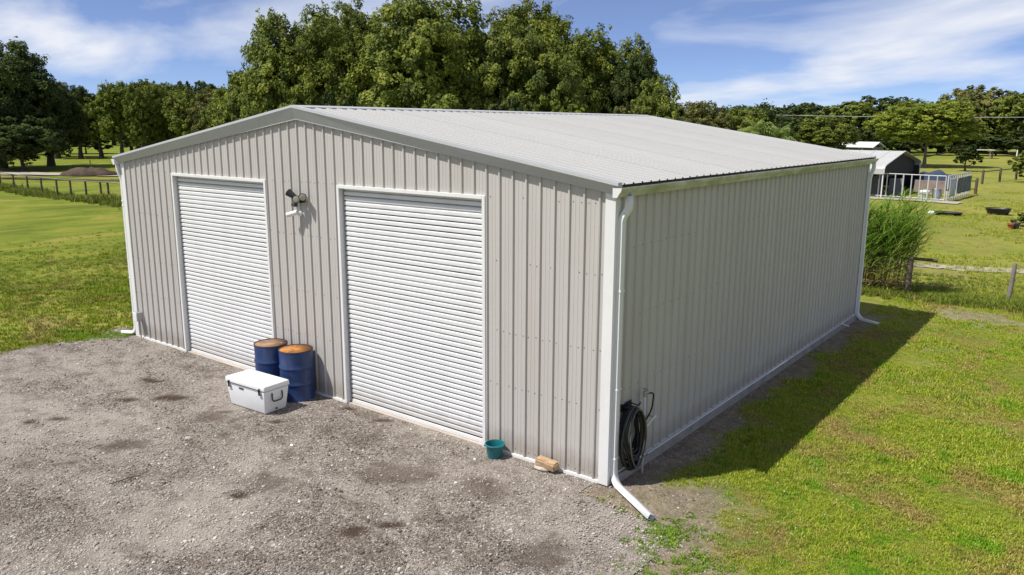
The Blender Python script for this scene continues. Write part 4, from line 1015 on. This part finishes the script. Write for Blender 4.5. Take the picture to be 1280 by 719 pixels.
for k, p_ in enumerate([(-133,44),(-131,53),(-126,61),(-119,66),(-111,70)]):
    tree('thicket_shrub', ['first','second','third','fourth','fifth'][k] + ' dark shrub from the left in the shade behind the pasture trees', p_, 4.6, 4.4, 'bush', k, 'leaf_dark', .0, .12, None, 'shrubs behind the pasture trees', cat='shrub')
for k in range(13):       # farther row behind the pasture
    u = -60 + k*31 + bk_.uniform(-6, 6); D = 178 + bk_.uniform(-8, 12); lat = (u-640)/987.2*D*1.02
    x = CAM[0] + D*sin(YAW) + lat*cos(YAW); y = CAM[1] + D*cos(YAW) - lat*sin(YAW)
    t = tree('distant_tree', ['first','second','third','fourth','fifth','sixth','seventh','eighth','ninth','tenth','eleventh','twelfth','thirteenth'][k] + ' distant tree from the left in the row beyond the left pasture', (round(x,1), round(y,1)), 5.2, 12.2 + bk_.uniform(-1.2, 2.2), 'far', k, 'leaf_dark' if k % 3 else 'leaf_oak', .02, .4, None, 'trees beyond the left pasture')
# right side tree line
lineR = [((-36.0,75.9),3.3,7.2,'mid','leaf_brown','low olive tree just right of the big oaks'),((-34.6,79.8),3.3,7.3,'mid','leaf_brown','second low olive tree right of the big oaks'),((-31.5,83.5),3.0,6.9,'mid','leaf_oak','low tree beside the dark dome shaped crown'),
         ((-38.1,100.1),4.4,7.9,'mid','leaf_dark','dark dome shaped tree crossed by the overhead wire'),((-38.2,111),4.0,6.4,'mid','leaf_dark','low dark tree behind the palms'),((-33.5,121),4.3,6.4,'mid','leaf_oak','low tree right of the palms'),
         ((-46.1,143.1),5.0,8.6,'far','leaf_dark','dark tree at the left end of the right tree line'),((-44.0,151),5.0,9.0,'far','leaf_dark','second dark tree from the left in the right tree line'),((-37.5,150),5.4,9.4,'far','leaf_oak','mid green tree in the right tree line above the carport roof'),
         ((-33.1,155.0),5.4,10.0,'far','leaf_dark','dark tree directly behind the small pale house'),((-29.5,163.3),5.2,9.7,'far','leaf_dark','dark tree peeping left of the round tree'),((-24.5,166),5.2,9.9,'far','leaf_oak','tree directly behind the round tree'),
         ((-20.7,165.2),5.2,11.3,'far','leaf_brown','tall ragged olive tree right of the round tree'),((-17.8,173.8),6.2,12.4,'far','leaf_brown','tallest ragged tree of the right tree line'),((-13.5,166),5.6,10.7,'far','leaf_oak','mid green tree near the right picture edge'),
         ((-9.8,159.7),5.2,11.0,'far','leaf_light','bright green tree at the right picture edge'),((-5,170),5.5,10.4,'far','leaf_oak','tree cut by the right picture edge in the far tree line')]
for k, (p_, r_, h_, kd, mt, lb) in enumerate(lineR):
    tree('treeline_tree', lb, p_, r_*1.22, h_*1.04, kd, k, mt, .0, .3, None, 'right tree line')
lowR = [(-41,139),(-36,141),(-31,143),(-26.5,146),(-22,149),(-18,151),(-13.5,153),(-9,150),(-5,152)]
for k, p_ in enumerate(lowR):
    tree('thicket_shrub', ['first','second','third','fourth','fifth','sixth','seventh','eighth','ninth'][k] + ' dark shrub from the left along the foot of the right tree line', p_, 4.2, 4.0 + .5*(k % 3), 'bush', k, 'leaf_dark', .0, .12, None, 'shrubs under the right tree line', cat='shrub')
tree('round_tree', 'low round spreading tree with pale forked trunk behind the pen', (-15.1, 101.1), 6.3, 7.9, 'umb', 0, 'leaf_round', .2, .2, .8, barkm='bark_pale', forks=7)
tree('shrub', 'small dark drooping bush right of the round tree trunk', (-9.4, 92.5), 1.7, 3.0, 'bush', 0, 'leaf_dark', .15, .1, cat='shrub')
tree('shrub', 'rounded green bush at the right picture edge by the far fence', (-1.9, 74.5), 1.7, 2.9, 'bush', 1, 'leaf_light', .0, .1, cat='shrub')
tree('shrub', 'low green plant beside the red pots at the right edge', (1.35, 37.6), .75, .8, 'bush', 0, 'leaf_light', .0, .04, cat='shrub')
# far-off wood closing the horizon: one mass nobody could count
wq = np.random.RandomState(5); nC = 2600
ua = wq.uniform(-1.15, 1.15, nC); Dw = wq.uniform(215, 250, nC); px_ = CAM[0] + Dw*sin(YAW) + ua*Dw*cos(YAW); py_ = CAM[1] + Dw*cos(YAW) - ua*Dw*sin(YAW)
topz = 5.5 + 6.0*fnoise(ua*30, ua*0, 1.0, 95, 3); pz_ = topz*wq.uniform(.02, 1, nC)**.8; nlw = 52000; wi = wq.choice(nC, nlw)
Cw = np.stack([px_, py_, pz_], -1)[wi] + wq.normal(0, 1, (nlw, 3))*np.array([1.1, 1.1, .8]); nw = wq.normal(0, .7, (nlw, 3)) + np.array([.2, -.6, .6]); nw /= np.linalg.norm(nw, axis=1)[:, None]
tw = np.cross(nw, wq.normal(size=(nlw, 3))); tw /= np.linalg.norm(tw, axis=1)[:, None]; bw = np.cross(nw, tw); sw = wq.uniform(.3, .6, nlw)[:, None]
Vw = np.stack([Cw - tw*sw, Cw + bw*sw*.6, Cw + tw*sw, Cw - bw*sw*.6], 1).reshape(-1, 3)
tag(link('distant_wood', np_mesh('distant_wood', Vw, np.arange(nlw*4).reshape(-1, 4), M['leaf_dark'], {'tint': np.repeat(wq.rand(nC)[wi], 4)})), 'far-off dark green wood along the horizon', 'wood', kind='stuff')
# palms
def palm(label, pos, h, r, seed):
    q = random.Random(seed); t = empty('palm_tree', label, 'palm', (pos[0], pos[1], float(gz(*pos))), 0, 'palms beyond the roof')
    MB().tube([(0,0,-.1), (.05,0,h*.4), (0,.05,h)], [.2,.16,.14], 9).build('trunk', M['bark_pale'], t, smooth=True)
    V = []; F = []; T = []
    for k in range(34):
        a = q.uniform(0, 6.28); e0 = q.uniform(-.5, 1.3); tn = q.random(); P = Vector((0,0,h)); d = Vector((cos(a)*cos(e0), sin(a)*cos(e0), sin(e0))); step = r*q.uniform(.8, 1.1)/7
        for j in range(8):
            sd = Vector((-sin(a), cos(a), 0)); wl_ = r*.30*sin(pi*(j+1)/9.5)
            for sg in (-1, 1):
                tip = P + sd*sg*wl_ + d*step*1.3 + Vector((0,0,-wl_*.55)); o = len(V); V += [tuple(P), tuple(P+d*step*.75), tuple(tip)]; F.append((o, o+1, o+2)); T += [tn]*3
            P = P + d*step; d = (d + Vector((0,0,-.17))).normalized()
    me = np_mesh('fronds', V, F, M['leaf_palm'], {'tint': T}); link('fronds', me, None, t); return t
palm('left of the two feathery palms beyond the far roof slope', (-25.4,71.3), 4.3, 1.9, 1); palm('right of the two feathery palms beyond the far roof slope', (-23.6,73.0), 3.8, 1.8, 2)

# tall grass clump behind the far corner
tg = empty('tall_grass_clump', 'tall leaning green grass clump with dry brown stalks behind the far corner', 'tall grass', (-.35, 16.3, float(gz(-.35,16.3))))
q = np.random.RandomState(77); V = []; F = []; T = []; V2 = []; F2 = []; T2 = []
for k in range(330):
    bx, by = q.uniform(-1.3, .62), q.normal(0, .30); hgt = q.uniform(1.6, 2.75)*(1-.10*abs(bx)); ln = q.uniform(.05, .75); la = q.uniform(-1.3, 1.3)
    P = [np.array([bx + ln*cos(la)*(s**2)*.8, by + ln*sin(la)*s**2, hgt*s]) for s in np.linspace(0, 1, 6)]
    tn = q.rand()
    if k % 2 == 0:
        for a, b in zip(P[:4], P[1:5]):
            for w in (np.array([.006, 0, 0]), np.array([0, .006, 0])):
                o = len(V); V += [a-w, a+w, b+w, b-w]; F.append((o, o+1, o+2, o+3)); T += [tn]*4
    for j in range(12):
        s = 1 - .72*q.rand()**1.5 if k % 3 else q.uniform(.06, .75); p0 = P[0]*(1-s) + P[-1]*s; p0[0] = bx + ln*cos(la)*s*s*.8; a = q.uniform(-1.0, 1.0) if q.rand() < .7 else q.uniform(0, 6.28)
        l = q.uniform(.45, .95)*(.6+.5*s); dirv = np.array([cos(a)*.65+.18, sin(a)*.65, 1.0 if s > .4 else .5]); dirv /= np.linalg.norm(dirv); sd = np.array([-sin(a), cos(a), 0])*.011; prev = p0; tl_ = np.clip((.35*q.rand() + max(0., 1.0 - 1.7*s)*(.6+.5*q.rand()) + (.35*q.rand() if k % 3 == 0 else 0)+ .1*q.randn()), 0, 1)
        pts = [p0]
        for _ in range(4): prev = prev + dirv*l/4; pts.append(prev); dirv = dirv + np.array([cos(a)*.14+.05, sin(a)*.14, -.24]); dirv /= np.linalg.norm(dirv)
        ws = [1, 1.1, .9, .6, .05]
        for i in range(4):
            o = len(V2); V2 += [pts[i]-sd*ws[i], pts[i]+sd*ws[i], pts[i+1]+sd*ws[i+1], pts[i+1]-sd*ws[i+1]]; F2.append((o, o+1, o+2, o+3)); T2 += [tl_]*4
link('stalks', np_mesh('stalks', V, F, M['cane'], {'tint': T}), None, tg); link('leaves', np_mesh('leaves', V2, F2, M['cane_leaf'], {'tint': T2}), None, tg)

# ------------------------------------------------------------------ fences
def post(parent, x, y, h, r, mat, seed, lean=(0,0), square=False):
    q = random.Random(seed); z = float(gz(x, y)); lx, ly = parent.location.x, parent.location.y; m = MB(); P = []; 
    for s in (0, .35, .7, .97, 1.0): P.append((x-lx+lean[0]*s+q.uniform(-.006,.006), y-ly+lean[1]*s+q.uniform(-.006,.006), z-.3+(h+.3)*s))
    m.tube(P, [r*1.05, r, r*.97, r*.93, r*.82], 4 if square else 10); return m.build('post', mat, parent, auto=40)
fR = empty('wire_fence', 'weathered wooden post and wire fence behind the building at right', 'fence', (.4, 15.9, 0))
pR = [(-2.1,15.25),(.42,15.75),(2.78,16.75),(5.2,17.8),(7.7,18.9)]
for k, (x, y) in enumerate(pR): post(fR, x, y, 1.12 if k else 1.1, .075 if k == 1 else .062, M['wood_post'] if k == 1 else M['wood_grey'], k, (.05, .02) if k == 2 else (.02, 0))
for zz_ in (.3, .62, .95):
    m = MB(); 
    for a, b in zip(pR, pR[1:]): m.tube([(a[0]-.4, a[1]-15.9+.07, zz_), ((a[0]+b[0])/2-.4, (a[1]+b[1])/2-15.9+.07, zz_-.015), (b[0]-.4, b[1]-15.9+.07, zz_)], .0022, 5)
    m.build('wire', M['wire'], fR)
m = MB(); m.tube([(-2.5,-.1,.98), (-1.2,.12,1.0), (.66,.16,1.0)], .05, 6); m.build('rail', M['wood_post'], fR)
fL = empty('pasture_fence', 'wooden post and rail fence across the left pasture', 'fence', (-55, 15.2, 0))
pL = [(-71.5,15.6),(-68.5,15.6),(-65.5,15.5)] + [(-62.5,15.5),(-59.5,15.3),(-56.6,15.1),(-54.2,15.05),(-51.7,15.0),(-49.9,15.1),(-48.2,15.3),(-46.5,15.45)] + [(-46.05,15.7),(-43.6,15.6),(-41,15.7),(-38.2,15.8)]
for k, (x, y) in enumerate(pL): post(fL, x, y, 1.12, .068, M['wood_post'], 30+k)
for zz_, rr_ in ((1.06, .03), (.55, .008)):
    for a, b in zip(pL, pL[1:]):
        m = MB(); m.tube([(a[0]+55, a[1]-15.2-.08, zz_), (b[0]+55, b[1]-15.2-.08, zz_)], rr_, 6); m.build('rail' if rr_ > .02 else 'wire', M['wood_grey'] if rr_ > .02 else M['wire'], fL)
fF = empty('rail_fence', 'dark wooden post and rail fence far off at the right edge', 'fence', (-3.6, 74, 0))
for k, (x, y) in enumerate([(-4.8,70.2),(-4.0,74.5),(-3.2,79),(-2.2,84)]): post(fF, x, y, 1.2, .10, M['wood_post'], 50+k)
for zz_ in (.95,):
    for a, b in zip([(-4.8,70.2),(-4.0,74.5),(-3.2,79)], [(-4.0,74.5),(-3.2,79),(-2.2,84)]):
        m = MB(); m.tube([(a[0]+3.6-.15, a[1]-74, zz_), (b[0]+3.6-.15, b[1]-74, zz_)], .05, 6); m.build('rail', M['wood_post'], fF)
fN = empty('gate_stub', 'short dark rail fence joined to the far corner of the pen', 'fence', (-3.7, 57.2, 0))
post(fN, -3.55, 57.4, 1.15, .10, M['wood_post'], 60)
for zz_ in (.32, .9):
    m = MB(); m.tube([(-.75, -.6, zz_), (.15, .2, zz_)], .045, 6); m.build('rail', M['wood_post'], fN)
for k, (x, y, lb) in enumerate([(-79.5,30.0,'thin marker stake on the pasture beyond the sand track, left one'), (-77.0,34.5,'thin marker stake on the pasture beyond the sand track, right one')]):
    m = MB(); m.tube([(0,0,-.2), (0,0,1.1), (0,0,1.2)], [.05,.05,.03], 6); o = m.build('marker_stake', M['wood_post']); o.location = (x, y, float(gz(x, y))); tag(o, lb, 'stake', 'marker stakes')
m = MB(); m.tube([(0,0,-.2), (0,0,1.4), (.0,0,1.55)], [.09,.09,.05], 8); o = m.build('marker_post', M['white_plastic']); o.location = (-8.3, 131, float(gz(-8.3,131))); tag(o, 'white marker post standing alone in the far right field', 'post')
# dirt mound on the left
bm = bmesh.new(); bmesh.ops.create_icosphere(bm, subdivisions=4, radius=1)
for v in bm.verts:
    n_ = float(fnoise(v.co.x*3, v.co.y*3, 1.0, 91, 4)); v.co = Vector((v.co.x*2.7, v.co.y*1.6, max(-.3, v.co.z)*.85*(.5+.8*n_)))
me = bpy.data.meshes.new('dirt_mound'); bm.to_mesh(me); bm.free(); o = link('dirt_mound', me, M['soil']); o.location = (-72.5, 26.6, -.1); o.rotation_euler.z = .6; tag(o, 'brown heap of soil beside the sand track on the left', 'mound')

# ------------------------------------------------------------------ carport, pen, far buildings, yard clutter
cp = empty('carport', 'open metal carport with white ribbed roof and gable end darkened as shade', 'carport', (-14, 55.3, 0))
hw, eave, rise = 5.9, 2.05, .92; x0, x1 = -7.0, 6.0
prof_c = [(-hw-.02, eave-.50), (-hw, eave-.15), (-hw+.16, eave+.0), (-hw+.5, eave+.11), (0, eave+rise), (hw-.5, eave+.11), (hw-.16, eave+.0), (hw, eave-.15), (hw+.02, eave-.50)]
npan = 13
M['cproof'] = painted('carport_roof_paint', (.52,.515,.50), .5, streak=False)
for k in range(npan):
    a = x0 + (x1-x0)*k/npan; b = x0 + (x1-x0)*(k+1)/npan; m = MB(); n = len(prof_c); xs_ = [(a, 0), (b-.12, 0), (b-.09, .03), (b-.03, .03), (b, 0)]
    m.add([(xx, y, z+dz) for xx, dz in xs_ for y, z in prof_c], [(i*n+j, (i+1)*n+j, (i+1)*n+j+1, i*n+j+1) for i in range(4) for j in range(n-1)]); o = m.build('roof_panel', M['cproof'], cp, fix=False)
    so_ = o.modifiers.new('t', 'SOLIDIFY'); so_.thickness = .012
for xx in np.linspace(x0+.1, x1-.1, 5):
    for y in (-hw+.06, hw-.06):
        m = MB(); m.box(xx-.035, xx+.035, y-.035, y+.035, -.1, eave-.10); m.build('post', M['trim'], cp)
m = MB(); m.add([(x1-.5, y, z-.05) for y, z in prof_c[1:-1]] + [(x1-.5, hw-.05, 1.2), (x1-.5, -hw+.05, 1.2)], [tuple(range(9))]); o = m.build('gable_shade_sheet', M['void'], cp); so_ = o.modifiers.new('t', 'SOLIDIFY'); so_.thickness = .02  # black sheet painting the shade inside the open gable end
m = MB(); m.box(x0, x1-.1, hw-.16, hw-.12, 0, 1.75); m.build('back_shade_sheet', M['void'], cp)  # back wall blackened in colour as interior shade
m = MB(); m.box(x0, x0+.04, -hw+.1, hw-.17, 0, 1.8); m.build('end_shade_sheet', M['void'], cp)  # end wall blackened the same way, shade put into its colour
M['penw'] = painted('pen_paint', (.58,.58,.57), .5)
# pen
pn = empty('pen_frame', 'white tube framed animal pen in front of the carport', 'pen', (-6.5, 50, 0))
A, B, C_ = (-13.2, 51.0), (-4.25, 49.35), (-3.85, 56.2)
def pen_side(a, b, n):
    for k in range(n+1):
        f = k/n; x, y = a[0]*(1-f)+b[0]*f+6.5, a[1]*(1-f)+b[1]*f-50; m = MB(); m.tube([(x, y, -.1), (x, y, 1.58)], .036 if k % 3 else .048, 6); m.build('post', M['penw'], pn)
    for zz_ in (1.58, .06):
        m = MB(); m.tube([(a[0]+6.5, a[1]-50, zz_), (b[0]+6.5, b[1]-50, zz_)], .036, 6); m.build('rail', M['penw'], pn)
pen_side(A, B, 17); pen_side((-4.2, 49.9), C_, 10)
for k, (a, b, z0, z1, mt) in enumerate([((-10.6,51.6),(-9.6,51.5),.05,1.25,'grey_panel'), ((-9.4,51.6),(-8.5,51.5),.05,1.3,'grey_panel'), ((-8.3,52.2),(-7.4,52.1),.05,1.15,'grey_panel'), ((-7.0,54.0),(-5.0,53.8),.2,1.0,'brown_panel')]):
    lb = ['leftmost grey board leaning in the pen', 'middle grey board leaning in the pen', 'right grey board leaning in the pen', 'brown board at the back of the pen'][k]
    m = MB(); m.hexa([(a[0],a[1],z0-.05),(b[0],b[1],z0-.05),(b[0],b[1]+.04,z0-.05),(a[0],a[1]+.04,z0-.05)], [(a[0],a[1]+.2,z1),(b[0],b[1]+.2,z1),(b[0],b[1]+.24,z1),(a[0],a[1]+.24,z1)])
    if k == 3: m.tube([(a[0]+.2,a[1]+.2,-.1),(a[0]+.2,a[1]+.2,.9)], .04, 6); m.tube([(b[0]-.2,b[1]+.2,-.1),(b[0]-.2,b[1]+.2,.9)], .04, 6)
    tag(m.build('leaning_board', M[mt], bevel=.01), lb, 'board')
# tarps tied on the right side of the pen
def cloth(name, a, b, z0, z1, mat, seed, label):
    n, mrows = 22, 12; V = []
    for j in range(mrows):
        for i in range(n):
            f = i/(n-1); g = j/(mrows-1); V.append((a[0]*(1-f)+b[0]*f + .10*float(vnoise(f*7, g*3, 1, seed))+.05, a[1]*(1-f)+b[1]*f, z0+(z1-z0)*g + .12*(1-g)*float(vnoise(f*9, 0, 1, seed+3))))
    o = link(name, np_mesh(name, V, grid_faces(mrows, n), mat, smooth=True)); so_ = o.modifiers.new('t', 'SOLIDIFY'); so_.thickness = .01; return tag(o, label, 'tarp')
cloth('tarp', (-4.15,49.75), (-4.08,51.6), .12, 1.38, M['pale_tarp'], 3, 'pale blue tarp hung at the near corner of the pen'); cloth('tarp', (-4.02,51.9), (-3.80,55.9), .25, 1.36, M['blue_tarp'], 6, 'dark blue tarp hung along the right side of the pen')
# covered heap with rounded dark blue cover behind the pen
bm = bmesh.new(); bmesh.ops.create_icosphere(bm, subdivisions=3, radius=1)
for v in bm.verts: v.co = Vector((v.co.x*1.9, v.co.y*3.4, max(v.co.z, -.05)**1*1.25*(1+.12*sin(v.co.x*9+v.co.y*5))))
for f in bm.faces: f.smooth = True
me = bpy.data.meshes.new('covered_heap'); bm.to_mesh(me); bm.free(); o = link('covered_heap', me, M['blue_tarp']); o.location = (-7.2, 62.5, 0); tag(o, 'dark blue rounded cover over a heap behind the pen', 'cover')
# small white tub and galvanised bin, plus dark heap inside the pen
t = empty('white_tub', 'round white tub standing inside the pen', 'tub', (-5.7, 50.9, 0)); MB().lathe([(.28,0),(.36,.32),(.40,.34),(.38,.36),(.33,.33),(.27,.05),(0,.05)], 20).build('shell', M['white_plastic'], t, auto=40, fix=False); MB().lathe([(.0,.55),(.30,.5),(.37,.37)], 20).build('lid', M['white_plastic'], t, smooth=True)
t = empty('metal_bin', 'galvanised round bin in the right corner of the pen', 'bin', (-4.85, 50.15, 0)); MB().lathe([(.26,0),(.28,.2),(.27,.22),(.29,.42),(.28,.44),(.30,.68),(.28,.68),(.25,.05),(0,.05)], 20).build('shell', M['galv'], t, auto=40, fix=False); MB().lathe([(0,.74),(.2,.73),(.31,.69),(.31,.66)], 20).build('lid', M['galv'], t, smooth=True)
# troughs on the grass
def trough(name, loc, rz, a, b, h, label, water):
    t = empty(name, label, 'trough', (loc[0], loc[1], float(gz(*loc))), rz); n = 28; rings = [(.78,0),(1.0,h*.9),(1.08,h),(1.0,h),(.94,h*.85),(.76,.06)]
    V = [(a*s*cos(2*pi*k/n), b*s*sin(2*pi*k/n), z) for s, z in rings for k in range(n)]
    F = [(i*n+k, i*n+(k+1) % n, (i+1)*n+(k+1) % n, (i+1)*n+k) for i in range(len(rings)-1) for k in range(n)] + [tuple((len(rings)-1)*n+k for k in range(n))]
    MB().add(V, F).build('shell', M['black_plastic'], t, fix=False, auto=40)
    if water: MB().add([(a*.94*cos(2*pi*k/n), b*.94*sin(2*pi*k/n), h*.86) for k in range(n)], [tuple(range(n))]).build('water', M['water'], t)
    return t
def water():
    t = NT('trough_water'); n = t.noise(t.coord(), 8, 3); t.bump(n, .05, .01); return t.done((.30,.33,.36), .12, 0, .8)
M['water'] = water()
trough('water_trough', (-.45, 42.6), .2,   .62, .46, .36, 'deep round black water trough standing on the right pasture', True)
trough('feed_pan', (-2.6, 40.5), -.15, .78, .5, .17, 'low black feed pan lying on the grass left of the deep trough', False)
rock('stone_chunk', (-3.35, 40.3), (.2, .16, .13), M['white_plastic'], 'white lump beside the low black feed pan', 'stone', 8)
# pots
def pot(loc, s, label, mat):
    t = empty('flower_pot', label, 'pot', (loc[0], loc[1], float(gz(*loc)))); MB().lathe([(.13*s,0),(.2*s,.3*s),(.235*s,.3*s),(.235*s,.38*s),(.2*s,.38*s),(.17*s,.30*s),(0,.30*s)], 18).build('shell', M[mat], t, auto=40, fix=False); MB().lathe([(0,.335*s),(.12*s,.33*s),(.19*s,.31*s)], 14).build('soil', M['soil'], t, smooth=True)
pot((.85, 35.9), .7, 'larger red clay pot by the green plant at the right edge', 'terracotta'); pot((1.05, 36.2), .8, 'dark pot standing behind the red clay pot', 'darkgrey'); 
pot((-5.4, 44.2), 1.05, 'red clay pot behind the tall grass clump in front of the pen', 'terracotta')
# far house and shelter
hs_ = empty('small_house', 'small pale house with white roof in the trees beyond the carport', 'house', (-30.5, 131, 0), -.15)
m = MB(); m.box(-3, 3, -2.2, 2.2, 0, 1.55); m.build('wall', M['grey_panel'], hs_)
m = MB(); m.extrude([(-2.6,1.5),(0,2.35),(2.6,1.5),(2.5,1.42),(0,2.22),(-2.5,1.42)], (-3.3,0,0), (3.3,0,0), (1,2)); m.build('roof', M['trim'], hs_)
for xx in (-1.5, 1.2):
    w_ = MB(); w_.box(xx-.4, xx+.4, -2.24, -2.202, .6, 1.3); w_ = w_.build('window', M['trim'], hs_); MB().box(xx-.33, xx+.33, -2.26, -2.242, .67, 1.23).build('pane', M['darkgrey'], w_)
sh = empty('field_shelter', 'small open shelter with flat pale roof in the far field', 'shelter', (-13.2, 137, 0))
m = MB(); m.hexa([(-2.2,-1.6,1.25),(1.5,-1.6,1.25),(1.5,1.6,1.1),(-2.2,1.6,1.1)], [(-2.2,-1.6,1.35),(1.5,-1.6,1.35),(1.5,1.6,1.2),(-2.2,1.6,1.2)]); m.build('roof', M['trim'], sh)
for xx in (-1.9, .9):
    for yy_ in (-1.3, 1.3):
        m = MB(); m.box(xx-.09, xx+.09, yy_-.09, yy_+.09, -.1, 1.12); m.build('post', M['wood_grey'], sh)
# overhead wire crossing beyond the pen
ow = MB(); P = []
for s in np.linspace(0, 1, 40):
    u = 560 + s*(1760-560); D = 122; lat = (u-640)/987.2*D*1.02; x = CAM[0] + D*sin(YAW) + lat*cos(YAW); y = CAM[1] + D*cos(YAW) - lat*sin(YAW); P.append((x, y, 8.0 - 2.0*4*s*(1-s)*.9 + .2*(s < .5)*0))
ow.tube(P, .045, 6); tag(ow.build('overhead_wire', M['cable'], smooth=True), 'pale overhead wire crossing in front of the right tree line', 'wire')
for k, (pt_, lb) in enumerate(((P[0], 'wooden pole carrying the left end of the overhead wire'), (P[-1], 'wooden pole carrying the right end of the overhead wire'))):
    m = MB(); m.tube([(0,0,-.5), (0,0,4), (0,0,8.6)], [.16,.14,.11], 10); m.box(-.9, .9, -.06, .06, 7.75, 7.93); o = m.build('utility_pole', M['wood_post']); o.location = (pt_[0], pt_[1], 0); tag(o, lb, 'pole', 'utility poles')
